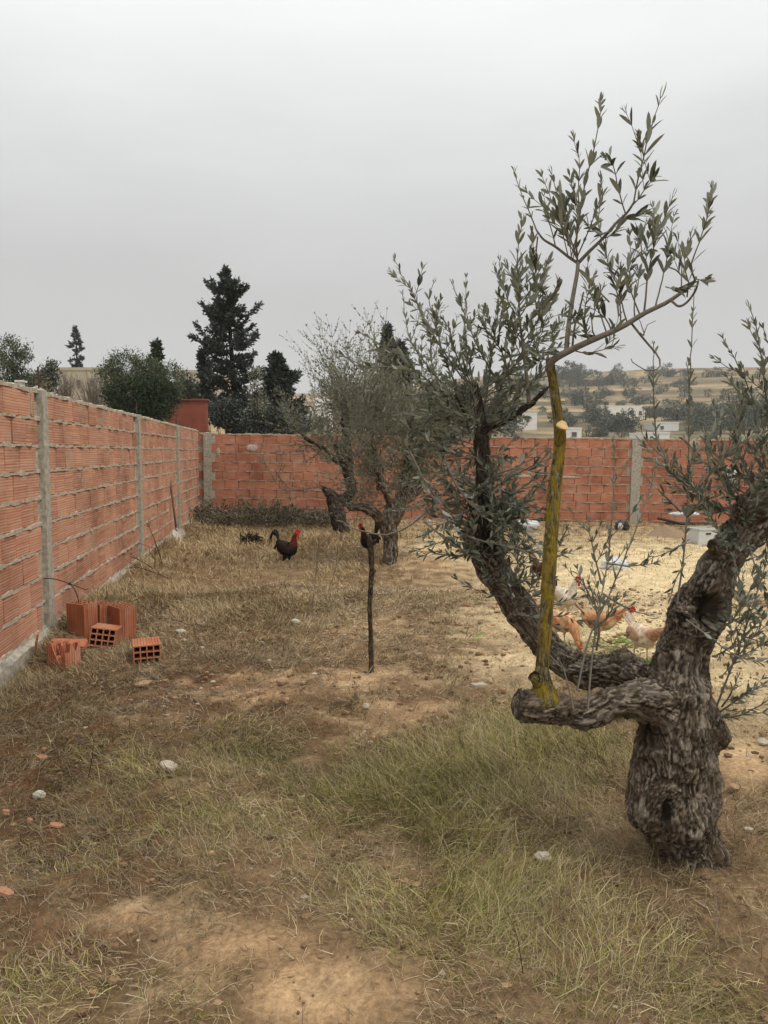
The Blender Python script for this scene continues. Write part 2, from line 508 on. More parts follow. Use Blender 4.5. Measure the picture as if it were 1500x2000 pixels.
M['hill_bush'] = leaf_mat('hill_bush_leaf', (0.075, 0.085, 0.060), (0.095, 0.105, 0.075))
M['bare_twig'] = simple('bare_twigs', (0.20, 0.165, 0.135), 0.9, 0.2, 20)
M['white_wall'] = simple('whitewash', (0.74, 0.73, 0.69), 0.9, 0.08, 1.2, 0)
M['beige_wall'] = simple('beige_render', (0.50, 0.43, 0.32), 0.9, 0.12, 0.8, 0)
M['grey_wall'] = simple('bare_grey_render', (0.36, 0.34, 0.30), 0.9, 0.2, 0.8, 0)
M['red_wall'] = simple('red_brick_far', (0.27, 0.085, 0.055), 0.92, 0.2, 3, 0)
M['pane'] = simple('dark_window_glass', (0.10, 0.10, 0.10), 0.15, 0.1, 2, 0, 0.5)
M['frame'] = simple('window_frame_paint', (0.30, 0.29, 0.27), 0.7, 0.1, 3, 0)
M['stone'] = simple('pale_stone', (0.44, 0.39, 0.31), 0.9, 0.30, 25, 0.5)
M['stone_white'] = simple('white_stone', (0.44, 0.41, 0.34), 0.9, 0.3, 30, 0.5)
M['stone_brown'] = simple('brown_stone', (0.36, 0.24, 0.15), 0.9, 0.3, 25, 0.4)
M['shard'] = simple('brick_shard', (0.40, 0.205, 0.125), 0.9, 0.25, 30, 0.3)
M['plastic'] = simple('white_plastic', (0.56, 0.58, 0.58), 0.45, 0.08, 15, 0.1, 0.4)
M['plastic_black'] = simple('black_plastic', (0.02, 0.02, 0.022), 0.4, 0.2, 15, 0.1, 0.4)
M['wood_dark'] = bark_mat('stake_bark', (0.022, 0.017, 0.012), (0.075, 0.058, 0.04), (0.15, 0.12, 0.085), (0.16, 0.12, 0.02), -0.06, 'bark')
M['handle'] = simple('shovel_handle_wood', (0.14, 0.09, 0.055), 0.7, 0.25, 30)
M['blade'] = simple('worn_steel', (0.50, 0.47, 0.41), 0.55, 0.3, 30, 0.2, 0.5)
M['greens'] = leaf_mat('fresh_greens', (0.17, 0.235, 0.055), (0.22, 0.27, 0.09))
M['feather'] = vcol('feathers', 0.75, 0.2, 0.25, 45)
M['comb'] = simple('red_comb', (0.48, 0.022, 0.018), 0.6, 0.2, 60, 0.1, 0.3)
M['comb_pink'] = simple('pinkish_comb', (0.50, 0.10, 0.06), 0.6, 0.2, 60, 0.1, 0.3)
M['beak'] = simple('horn_beak', (0.22, 0.16, 0.09), 0.5, 0.2, 60, 0, 0.3)
M['leg_pale'] = simple('pale_legs', (0.42, 0.33, 0.24), 0.7, 0.2, 60, 0.1)
M['eye'] = simple('bird_eye', (0.02, 0.012, 0.008), 0.2, 0.1, 10, 0, 0.5)
M['grass'] = vcol('grass_blades', 0.8, 0.15, 0.15, 3)
M['clod'] = vcol('clods', 0.95, 0.05, 0.3, 50)

# ------------------------------------------------------------------ the yard's ground
def soil_masks(px, py):
    bare = blobs(px, py, [(600, 1950, 200, 95, 1), (480, 1850, 170, 62, .85), (260, 1800, 130, 45, .6), (1450, 1490, 90, 45, .9), (800, 1395, 110, 40, .6),
                          (500, 1345, 190, 38, .7), (690, 1325, 130, 36, .7), (950, 1720, 120, 30, .3), (1380, 1740, 130, 60, .35), (620, 1480, 70, 40, .4),
                          (700, 1230, 120, 25, .5), (860, 1100, 110, 40, .6), (980, 1300, 150, 60, .4)])
    sand = blobs(px, py, [(1270, 1120, 330, 75, 1), (1300, 1230, 300, 90, .9), (1020, 1200, 130, 110, .6), (1480, 1330, 120, 90, .8), (870, 1060, 110, 40, .55), (1000, 1300, 130, 60, .45)])
    red = blobs(px, py, [(110, 1690, 280, 240, .9), (420, 1345, 340, 75, .95), (120, 1490, 260, 190, .95), (560, 1420, 160, 70, .5), (1330, 1680, 170, 50, .25)])
    return bare, sand, red

def green_mask(px, py):
    g = blobs(px, py, [(1330, 1740, 160, 50, .25), (800, 1590, 230, 120, 1), (950, 1490, 190, 100, .8), (640, 1545, 120, 80, .7), (300, 1500, 170, 80, .40), (430, 1600, 170, 70, .40),
                       (920, 1770, 230, 100, .85), (1110, 1880, 240, 110, .5), (470, 1470, 150, 50, .55), (250, 1690, 170, 90, .28), (60, 1960, 150, 90, .38),
                       (390, 1950, 110, 80, .45), (1340, 1980, 200, 60, .45), (1160, 1450, 110, 60, .7), (780, 1150, 80, 20, .5), (640, 1180, 120, 40, .25)])
    return g

def tall_mask(px, py):
    return blobs(px, py, [(560, 1085, 220, 60, 1), (440, 1050, 90, 40, .9), (700, 1060, 140, 40, .8), (480, 1180, 170, 60, .6), (1060, 1470, 190, 80, 1.0), (880, 1560, 230, 110, .85),
                          (330, 1110, 60, 90, .9), (250, 1230, 60, 70, .6), (950, 1760, 210, 100, .6), (1300, 1900, 260, 110, .5), (1320, 1690, 90, 25, .5), (120, 1280, 60, 60, .4), (200, 1190, 40, 40, .7)])

xs = np.concatenate([np.arange(-8, -5, .25), np.arange(-5, 8, .042), np.arange(8, 18.1, .25)])
ys = np.concatenate([np.arange(-4, 1.6, .2), np.arange(1.6, 7, .03), np.arange(7, 18.45, .075), np.arange(18.45, 18.9, .2)])
X, Y = np.meshgrid(xs, ys)
Z = Hy(X, Y)
fine = (n2(X, Y, 26, 3, 41) * 0.034 + n2(X, Y, 9, 2, 42) * 0.05) * sstep(9, 5, Y)
nx, ny = len(xs), len(ys)
V = np.stack([X, Y, Z], -1).reshape(-1, 3)
px, py = proj(V)
bare, sand, red = soil_masks(px, py)
V[:, 2] += fine.ravel() * (0.6 + 0.6 * (1 - bare))
c = np.tile(np.array([0.235, 0.158, 0.094]), (len(V), 1))
def lay(c, m, col): return c * (1 - m[:, None]) + np.array(col) * m[:, None]
nn = fbm(np.stack([V[:, 0] * 2.2, V[:, 1] * 2.2, V[:, 2] * 0], -1), 4, 77)
nm = fbm(np.stack([V[:, 0] * 7, V[:, 1] * 7, V[:, 2] * 0], -1), 4, 78)
c = lay(c, np.clip(red * 1.0, 0, 1), (0.122, 0.064, 0.034))
c = lay(c, np.clip((nn - .5) * 3, 0, 1) * 0.6, (0.27, 0.185, 0.11))
c = lay(c, np.clip(bare * 1.7 - .40 + (nm - .5) * 1.5, 0, 1), (0.51, 0.340, 0.200))
c = lay(c, np.clip(sand * 1.25 + (nm - .5) * 1.1 - .05, 0, 1), (0.74, 0.60, 0.38))
i = np.arange(nx - 1); j = np.arange(ny - 1)
I, J = np.meshgrid(i, j)
a = (J * nx + I).ravel()
Q = np.stack([a, a + 1, a + 1 + nx, a + nx], 1)
k = NT('yard_soil', 0.97, 0.05)
vv = k.coord('Object')
n1_ = k.noise(vv, 6, 8, 0.65); n2_ = k.noise(vv, 45, 6, 0.7); n3_ = k.voro(vv, 28)
cc = k.mix(1.0, k.attr('col'), k.ramp(n1_, [(0.3, (.70, .69, .67)), (0.7, (1.25, 1.24, 1.2))]), 'MULTIPLY')
cc = k.mix(1.0, cc, k.ramp(n2_, [(0.3, (.55, .53, .50)), (0.68, (1.25, 1.25, 1.22))]), 'MULTIPLY')
k.col(cc)
k.bump(k.math('ADD', k.math('MULTIPLY', n1_, 0.6), k.math('MULTIPLY', n2_, 0.5)), 1.0, 0.03)
mb = MB(); mb.add(V, Q, None, c)
tag(obj('ground', mb, k.m, smooth=True), kind='structure')

# ------------------------------------------------------------------ land beyond the walls
rad = np.concatenate([np.arange(2, 30, 1.5), np.arange(30, 100, 3), np.arange(100, 480, 7), np.array([500, 560, 650, 800, 1100, 1500])])
ang = np.concatenate([np.radians(np.arange(-180, -45, 9)), np.radians(np.arange(-45, 45, 0.7)), np.radians(np.arange(45, 180.1, 9))])
A_, R_ = np.meshgrid(ang, rad)
X, Y = np.sin(A_) * R_, np.cos(A_) * R_
Z = Ho(X, Y)
inside = (X > -7.8) & (X < 17.8) & (Y > -3.8) & (Y < 18.8)
Z = np.where(inside, -0.8, Z)
na = len(ang)
I, J = np.meshgrid(np.arange(na - 1), np.arange(len(rad) - 1))
a = (J * na + I).ravel()
Q = np.stack([a, a + na, a + na + 1, a + 1], 1)
k = NT('dry_hillside', 0.97, 0.05)
vv = k.coord('Object')
sp = k.n('ShaderNodeSeparateXYZ'); k.l(vv, sp.inputs[0])
st = k.n('ShaderNodeCombineXYZ')
k.l(k.math('MULTIPLY', sp.outputs['X'], 0.006), st.inputs[0]); k.l(k.math('MULTIPLY', sp.outputs['Z'], 0.34), st.inputs[1]); k.l(k.math('MULTIPLY', sp.outputs['Y'], 0.004), st.inputs[2])
bands = k.noise(st.outputs[0], 1.0, 5, 0.6)
pat = k.noise(vv, 0.05, 7, 0.65)
finen = k.noise(vv, 0.8, 6, 0.7)
base = k.ramp(bands, [(0.38, (0.125, 0.105, 0.068)), (0.46, (0.29, 0.215, 0.125)), (0.56, (0.43, 0.325, 0.19)), (0.66, (0.20, 0.15, 0.09))])
base = k.mix(k.ramp(pat, [(0.46, (0, 0, 0)), (0.58, (0.85,) * 3)]), base, (0.115, 0.108, 0.070))
base = k.mix(1.0, base, k.ramp(finen, [(0.3, (.72,) * 3), (0.7, (1.25,) * 3)]), 'MULTIPLY')
k.col(base); k.bump(finen, 0.6, 0.5)
mb = MB(); mb.add(np.stack([X, Y, Z], -1).reshape(-1, 3), Q)
tag(obj('hills', mb, k.m, smooth=True), kind='structure')

# ------------------------------------------------------------------ thin winter haze
hz_m = bpy.data.materials.new('haze'); hz_m.use_nodes = True
t_ = hz_m.node_tree; t_.nodes.clear()
pv = t_.nodes.new('ShaderNodeVolumePrincipled'); pv.inputs['Density'].default_value = 0.00055; pv.inputs['Color'].default_value = (.95, .96, .96, 1)
ho = t_.nodes.new('ShaderNodeOutputMaterial'); t_.links.new(pv.outputs[0], ho.inputs['Volume'])
mb = MB(); mb.box((0, 0, 33.5), (3100, 3100, 75))
tag(obj('haze', mb, hz_m), kind='stuff')

# ------------------------------------------------------------------ brick walls
WL_DX = -0.1337
def wall_left_x(y): return -2.83 + WL_DX * (y - 6.38)
RY = 18.5

def brick_mesh(L, h, mat, seed):
    r = np.random.default_rng(seed)
    b = 0.006; t = 0.11
    j = lambda: r.uniform(-.0025, .0025) if r.random() < .85 else r.uniform(-.008, .008)
    F = [[b, 0, b], [L - b, 0, b], [L - b, 0, h - b], [b, 0, h - b]]
    F = [[x + j(), y + j(), z + j()] for x, y, z in F]
    E = [[0, b, 0], [L, b, 0], [L, b, h], [0, b, h]]
    E = [[x + j(), y, z + j()] for x, y, z in E]
    B = [[0, t, 0], [L, t, 0], [L, t, h], [0, t, h]]
    Q = [[0, 1, 2, 3]]
    for k in range(4):
        n = (k + 1) % 4
        Q += [[4 + k, 4 + n, n, k], [8 + k, 8 + n, 4 + n, 4 + k]]
    Q.append([11, 10, 9, 8])
    m = MB(); m.add(F + E + B, Q)
    return m

def build_wall(root, s0, s1, z0, ncourse, pitch, L, h, posts, toothed, mats, cap, name_bricks, skip=None):
    """bricks, beds of mortar, core and footing of one wall; local X runs along it, -Y faces the yard"""
    variants = [brick_mesh(L * f, h, mats, 10 * k + 1) for k, f in enumerate((1, 1, 1, .985, .985, .99))]
    meshes = [v.mesh('brick', mats) for v in variants]
    half = brick_mesh(L * .5, h, mats, 99).mesh('brick', mats)
    short = [(f, brick_mesh(L * f, h, mats, 60 + int(f * 100)).mesh('brick', mats)) for f in (.25, .5, .72)]
    rec = []
    Mw = root.matrix_basis
    edges = [s0] + [p for p in posts if s0 < p < s1] + [s1]
    mort = MB()
    rr = np.random.default_rng(int(abs(s1) * 100))
    for a, b in zip(edges[:-1], edges[1:]):
        for cidx in range(ncourse):
            z = z0 + cidx * pitch
            lo = a + (0.085 if a in posts else 0) + (toothed * (0.10 if cidx % 2 else 0.0) if a in posts else 0)
            hi = b - (0.085 if b in posts else 0) - (toothed * (0.10 if cidx % 2 == 0 else 0.0) if b in posts else 0)
            s = lo
            first = L * (0.5 if cidx % 2 else 1.0) * rr.uniform(.9, 1.0)
            while s < hi - 0.05:
                want = first if s == lo else L
                want = min(want, hi - s)
                if want > .86 * L: ln, me, vi = L, meshes[rr.integers(6)], -1
                else:
                    f = min(short, key=lambda q: abs(q[0] * L - want)); ln, me = f[0] * L, f[1]
                    if ln > hi - s + .03: break
                rec.append((s, rr.uniform(-.004, .004), z + rr.uniform(-.003, .003), me, rr.uniform(-.006, .006), rr.uniform(-.012, .012)))
                gap = rr.uniform(.002, .006)
                if rr.random() < .07:
                    mort.box((s + ln + gap / 2, .05, z + h * .5), (gap + .006, .104 + rr.uniform(0, .008), h * rr.uniform(.6, .98)))
                s += ln + gap
    # which ones show largest
    scored = []
    for r in rec:
        w = Mw @ Vector((r[0] + L / 2, 0, r[2] + h / 2))
        qx, qy = proj(np.array([[w.x, w.y, w.z]]))
        vis = w.y > 1.0 and -40 < qx[0] < 1540 and -40 < qy[0] < 2040
        w2 = Mw @ Vector((r[0] + L, 0, r[2] + h / 2))
        q2 = proj(np.array([[w2.x, w2.y, w2.z]]))[0]
        scored.append((-(abs(q2[0] - qx[0]) / max(w.y, .5)) if vis else 1.0, len(scored)))
    scored.sort()
    chosen = set(i for sc, i in scored[:cap])
    rest = MB()
    for k, r in enumerate(rec):
        if r[3] in [s_[1] for s_ in short] and rr.random() < .06: continue
        if k in chosen:
            link('brick', r[3], root, (r[0], r[1], r[2]), (r[4] * .5, r[4], r[5]))
        else:
            me = r[3]
            n = len(me.vertices); co = np.empty(n * 3); me.vertices.foreach_get('co', co)
            rest.add(co.reshape(-1, 3) + np.array([r[0], r[1], r[2]]), [list(p.vertices) for p in me.polygons])
    if rest.n:
        tag(obj(name_bricks, rest, mats, root), kind='stuff')
    # mortar beds, rough and squeezed out
    ss = np.arange(s0, s1 + .02, .035)
    for cidx in range(ncourse + 1):
        z = z0 + cidx * pitch - (pitch - h) / 2
        f = fbm(np.stack([ss * 9, np.full_like(ss, cidx * 3.1), ss * 0], -1), 4, 5)
        g = fbm(np.stack([ss * 14, np.full_like(ss, cidx * 7.7), ss * 0], -1), 3, 8)
        g2 = fbm(np.stack([ss * 11, np.full_like(ss, cidx * 5.3), ss * 0 + 4], -1), 3, 9)
        out = -(f - .41) * .055
        zt = (pitch - h) / 2 + .001 + np.clip(g - .45, 0, 1) * .07
        zb = (pitch - h) / 2 + .001 + np.clip(g2 - .48, 0, 1) * .06
        if cidx == ncourse: zt = zt + .010
        n = len(ss)
        deep = np.full(n, .10)
        V = np.concatenate([np.stack([ss, deep, z - zb], 1), np.stack([ss, out, z - zb * .8], 1), np.stack([ss, out, z + zt * .8], 1), np.stack([ss, deep, z + zt], 1)])
        i = np.arange(n - 1)
        Q = np.concatenate([np.stack([i + r * n, i + 1 + r * n, i + 1 + (r + 1) * n, i + (r + 1) * n], 1) for r in range(3)])
        mort.add(V, Q)
    obj('mortar', mort, M['mortar_rear' if mats is M['brick_rear'] else 'mortar'], root)
    core = MB()
    core.box(((s0 + s1) / 2, .085, z0 + ncourse * pitch / 2), (s1 - s0 - .02, .09, ncourse * pitch - .01))
    obj('core', core, M['cut_dark'], root)

def column_mesh(w, d, z0, z1, seed, amp=.006):
    """a cast concrete post, its faces a little uneven; centred on x, front at y=0"""
    r = []
    xs_ = np.linspace(-w / 2, w / 2, 5)
    ring = [(x, 0) for x in xs_] + [(w / 2, d * .5), (w / 2, d)] + [(-w / 2, d), (-w / 2, d * .5)]
    zs = np.arange(z0, z1 + .001, .05)
    ring = np.array(ring); n = len(ring)
    V = np.array([[x, y, z] for z in zs for x, y in ring])
    nzv = fbm(V * 14 + seed * 3.3, 4, seed) - .5
    V[:, 0] += nzv * amp * 2 * np.sign(V[:, 0]); V[:, 1] += (fbm(V * 11 + seed, 4, seed + 5) - .5) * amp * 2
    m = len(zs)
    Q = [[k * n + i, k * n + (i + 1) % n, (k + 1) * n + (i + 1) % n, (k + 1) * n + i] for k in range(m - 1) for i in range(n)]
    mb = MB(); mb.add(V, Q)
    top = (m - 1) * n
    mb.add(np.concatenate([V[top:top + n], [[0, d / 2, z1 + .012]]]), None, [[i, (i + 1) % n, n] for i in range(n)])
    return mb

def footing(s0, s1, z0, z1, out):
    ss = np.arange(s0, s1, .035); n = len(ss)
    f = fbm(np.stack([ss * 11, ss * 0, ss * 0], -1), 4, 31); g = fbm(np.stack([ss * 8, ss * 0 + 9, ss * 0], -1), 4, 32)
    rows = [(.10, z1 + 0 * ss), (-.004 + (g - .5) * .02, z1 - .002 - (f - .5) * .01), (-out * .5 + (f - .5) * .05, z1 - .004 - (g - .45).clip(0) * .05), (-out - (g - .5) * .06, z1 - .05 + (f - .5) * .05), (-out * 1.2 - (f - .5) * .08, np.full(n, z0))]
    V = np.concatenate([np.stack([ss, np.broadcast_to(a, (n,)), b], 1) for a, b in rows])
    i = np.arange(n - 1)
    Q = np.concatenate([np.stack([i + r * n, i + (r + 1) * n, i + 1 + (r + 1) * n, i + 1 + r * n], 1) for r in range(4)])
    mb = MB(); mb.add(V, Q); return mb

# left wall
phi = math.atan2(1, WL_DX)
lw = thing('brick_wall', 'dusty hollow brick wall with slim concrete posts receding along the loose bricks', 'brick wall', (wall_left_x(6.38), 6.38, 0), phi)
bpy.context.view_layer.update()
LEN = math.hypot(1, WL_DX)
S1 = 0.0; S2 = (10.65 - 6.38) * LEN; S3 = (14.65 - 6.38) * LEN; SC = (RY - 6.38) * LEN
zl = 0.150
build_wall(lw, -3.6, SC - .02, zl, 9, .2155, .300, .198, [S1, S2, S3], 1, M['brick_left'], 300, 'brick_course')
obj('footing', footing(-3.6, SC - .02, -.35, zl - .008, .03), M['concrete'], lw)
for k, s in enumerate((S1, S2, S3)):
    p = link('post', column_mesh(.145, .12, -.25, 2.13 if k == 0 else 2.105, 3 + k).mesh('post', M['concrete']), lw, (s, -.035, 0))
    fl = MB(); fl.box((s, .06, 1.05), (.44, .10, 1.9))
    obj('post_backing', fl, M['mortar'], lw)
    for q in range(3 if k == 0 else 2):
        rb = MB(); h_ = (.17, .06, .10)[q]
        x_ = (-.05, .04, .0)[q]; y_ = (.03, .05, .08)[q]
        rb.tube([[x_, y_, 1.95], [x_ + .003, y_, 2.12], [x_ + .008, y_ + .004, 2.12 + h_]], .006 if q else .0075, 6)
        obj('rebar', rb, M['rust'], p)
    sp_ = MB()
    th = np.linspace(0, 2 * PI, 14, endpoint=False)
    for ring_r, ring_z in ((.20, .0), (.13, .05), (.05, .11)):
        pass
    Vs = []
    for rr_, zz in ((.22, -.14), (.17, .0), (.10, .07), (.03, .13)):
        Vs += [[rr_ * math.cos(a) * (1 + .3 * math.sin(3 * a + k)), -.03 - abs(rr_ * .55 * math.sin(a)), zz + .02 * math.sin(5 * a)] for a in np.linspace(PI, 2 * PI, 12)]
    Qs = [[r_ * 12 + i_, r_ * 12 + i_ + 1, (r_ + 1) * 12 + i_ + 1, (r_ + 1) * 12 + i_] for r_ in range(3) for i_ in range(11)]
    sp_.add(Vs, Qs); obj('mortar_spill', sp_, M['mortar'], lw, smooth=True, loc=(s + .03, 0, 0))

# rear wall
rw = thing('brick_wall', 'red hollow brick wall across the far end of the yard, behind the roosters', 'brick wall', (wall_left_x(RY) - .02, RY, 0), 0)
rw.rotation_euler = (0, 0.0119, 0)
bpy.context.view_layer.update()
px0 = rw.location.x
RP1 = -4.25 - px0; RP2 = 6.04 - px0
zr = -.155
build_wall(rw, 0.0, 17.5, zr, 10, .218, .322, .2, [RP1, RP2], 1, M['brick_rear'], 300, 'brick_course')
obj('footing', footing(0.0, 17.5, -.75, zr - .01, .05), M['concrete'], rw, smooth=True)
for k, s in enumerate((RP1, RP2)):
    p = link('post', column_mesh(.19 if k == 0 else .22, .13, -.6, 2.055 if k == 0 else 2.0, 13 + k, .009).mesh('post', M['concrete']), rw, (s, -.045, 0))
    fl = MB(); fl.box((s, .058, .9), (.5, .10, 2.2))
    obj('post_backing', fl, M['mortar'], rw)
    if k == 0:
        for x_, h_ in ((-.06, .16), (.03, .20), (.06, .13)):
            rb = MB(); rb.tube([[x_, .06, 1.9], [x_, .06, 2.06], [x_ + .006, .062, 2.06 + h_]], .007, 6); obj('rebar', rb, M['rust'], p)
def smear(name, px_, py_, w, h, mat, seed, parent=None):
    q = P(px_, py_, RY); r = np.random.default_rng(seed)
    th = np.linspace(0, 2 * PI, 18, endpoint=False)
    rad_ = 1 + .35 * (r.random(18) - .5)
    V = [[w / 2 * math.cos(a) * k_, -.009, h / 2 * math.sin(a) * k_] for a, k_ in zip(th, rad_)] + [[w / 2 * .6 * math.cos(a) * k_, -.016, h / 2 * .6 * math.sin(a) * k_] for a, k_ in zip(th, rad_)] + [[0, -.018, 0]]
    Q = [[i_, (i_ + 1) % 18, 18 + (i_ + 1) % 18, 18 + i_] for i_ in range(18)]
    T = [[18 + i_, 18 + (i_ + 1) % 18, 36] for i_ in range(18)]
    m_ = MB(); m_.add(V, Q, T)
    return obj(name, m_, mat, parent, loc=(q[0] - px0, 0, q[2] + .0119 * (q[0] - px0)))
smear('paint_smear', 491, 874, .30, .16, M['smear'], 3, rw)
smear('mortar_smear', 1020, 930, .5, .07, M['mortar'], 4, rw)
smear('mortar_smear', 1110, 932, .6, .05, M['mortar'], 5, rw)
smear('mortar_smear', 425, 883, .10, .2, M['mortar'], 6, rw)
smear('mortar_smear', 1352, 868, .28, .22, M['mortar'], 7, rw)

# ------------------------------------------------------------------ loose hollow bricks by the left wall
def hollow(Lx, Ly, Lz, nxh, nyh, t=.009, top=None, nz=1):
    """clay block with square cells running along Z"""
    def cuts(L, n):
        cw = (L - t * (n + 1)) / n
        o_ = [0]; fl_ = []
        for k in range(n):
            o_ += [o_[-1] + t]; fl_.append(1); o_ += [o_[-1] + cw]; fl_.append(0)
        o_ += [o_[-1] + t]; fl_.append(1)
        return np.array(o_), fl_
    cx, fx = cuts(Lx, nxh); cy, fy = cuts(Ly, nyh)
    zs = np.linspace(0, Lz, nz + 1)
    solid = lambda i, j: 0 <= i < len(fx) and 0 <= j < len(fy) and (fx[i] or fy[j])
    V = []; Q = []
    def v(x, y, z):
        zz = z if top is None or z < Lz * .2 else z * min(1.0, top(x, y) / Lz)
        V.append([x, y, zz]); return len(V) - 1
    for i in range(len(fx)):
        for j in range(len(fy)):
            if not solid(i, j): continue
            x0, x1, y0, y1 = cx[i], cx[i + 1], cy[j], cy[j + 1]
            Q.append([v(x0, y0, Lz), v(x1, y0, Lz), v(x1, y1, Lz), v(x0, y1, Lz)])
            Q.append([v(x0, y1, 0), v(x1, y1, 0), v(x1, y0, 0), v(x0, y0, 0)])
            for (di, dj, A, B) in ((1, 0, (x1, y0), (x1, y1)), (-1, 0, (x0, y1), (x0, y0)), (0, 1, (x1, y1), (x0, y1)), (0, -1, (x0, y0), (x1, y0))):
                if not solid(i + di, j + dj):
                    Q.append([v(*A, 0), v(*B, 0), v(*B, Lz), v(*A, Lz)])
    m = MB(); m.add(V, Q); return m

grp = 'loose hollow bricks lying by the left wall'
def loose(label, mb_, base, rot, group=grp, name='hollow_brick', mat='brick_loose'):
    ob = obj(name, mb_, M[mat])
    ob.location = tuple(base); ob.rotation_euler = rot
    return tag(ob, label, 'brick', group)
R = math.radians
a0 = G(166, 1249)
loose('upright hollow brick with open cells on top, against the wall beside the first post', hollow(.15, .20, .30, 3, 4), (a0[0], a0[1], a0[2] - .01), (R(1), R(-2), R(64)))
b0 = a0 + np.array([math.cos(R(64)) * .158, math.sin(R(64)) * .158, 0])
loose('upright hollow brick tucked behind another upright one, rear of the pair', hollow(.15, .20, .30, 3, 4), (b0[0], b0[1], Hy(b0[0], b0[1]) - .01), (R(0), R(2), R(60)))
c0 = G(235, 1255)
loose('upright hollow brick with grooved sides standing alone right of the pair', hollow(.15, .20, .30, 3, 4), (c0[0], c0[1], c0[2] - .01), (R(2), R(-1), R(47)))
d0 = G(172, 1266)
# lying: cells run back along the ground -> rotate local Z to point away from the camera
def lying(label, base, yaw, roll, pitch=0):
    mb_ = hollow(.20, .15, .30, 4, 3)
    for k in range(len(mb_.v)):
        V_ = mb_.v[k]; mb_.v[k] = np.stack([V_[:, 0], .30 - V_[:, 2], V_[:, 1]], 1)   # cells along Y
    mb_.q = [q_[:, ::-1] for q_ in mb_.q]
    for k in range(len(mb_.v)): mb_.v[k][:, 1] = .30 - mb_.v[k][:, 1]
    mb_.q = [q_[:, ::-1] for q_ in mb_.q]
    return loose(label, mb_, base, (R(pitch), R(roll), R(yaw)), mat='brick_lying')
lying('tilted hollow brick lying with its twelve cells facing forward, in front of the upright ones', (d0[0], d0[1], d0[2] + .02), 9, 9, -6)
e0 = G(261, 1299)
lying('hollow brick lying level on the straw, furthest from the wall', (e0[0], e0[1], e0[2] - .01), 19, -1, -2)
f0 = G(128, 1312)
def ftop(x, y):
    u = y / .20
    return .045 + .17 * min(1, abs(u - .30) * 2.1 + .02) ** 1.2 if x < .05 else .12 + .09 * abs(math.sin(u * 5 + x * 30))
loose('broken upright hollow brick with a curved bite, at the first post', hollow(.14, .20, .215, 3, 4, top=ftop), (f0[0], f0[1], f0[2] - .01), (R(-3), R(2), R(62)), name='broken_brick')
def slab_mesh(w, l, t, seed):
    r = np.random.default_rng(seed); n = 9
    th = np.linspace(0, 2 * PI, n, endpoint=False) + r.uniform(-.2, .2, n)
    rd = r.uniform(.75, 1.1, n)
    top = [[w / 2 * math.cos(a) * k_ * (1 if abs(math.cos(a)) > .3 else 1.1), l / 2 * math.sin(a) * k_, t + r.uniform(-.1, .1) * t] for a, k_ in zip(th, rd)]
    bot = [[x * 1.05, y * 1.05, 0] for x, y, z in top]
    m = MB(); m.add(bot + top + [[0, 0, t * 1.1], [0, 0, 0]], [[i_, (i_ + 1) % n, n + (i_ + 1) % n, n + i_] for i_ in range(n)],
                    [[n + i_, n + (i_ + 1) % n, 2 * n] for i_ in range(n)] + [[(i_ + 1) % n, i_, 2 * n + 1] for i_ in range(n)])
    return m
g0 = G(133, 1290)
g1 = P(134, 1256, g0[1] + .03)
sl = MB()
for k in range(4):
    sl.box((-.10 + k * .064, 0, 0), (.062, .13, .010 + .004 * (k % 2)))
for k in range(5):
    sl.box((-.13 + k * .064, 0, -.022), (.009, .12 - .012 * (k % 3), .045))
tag(obj('brick_fragment', sl, M['brick_loose'], loc=g1, rot=(R(12), R(4), R(10))), 'flat broken brick wall lying on top of the bitten brick at the post', 'brick', 'broken brick pieces')
h0 = G(72, 1290)
tag(obj('brick_fragment', slab_mesh(.055, .20, .015, 5), M['brick_loose'], loc=(h0[0], h0[1] + .02, h0[2] + .13), rot=(R(80), R(6), R(-72))), 'narrow brick shard leaning upright against the left wall', 'brick', 'broken brick pieces')

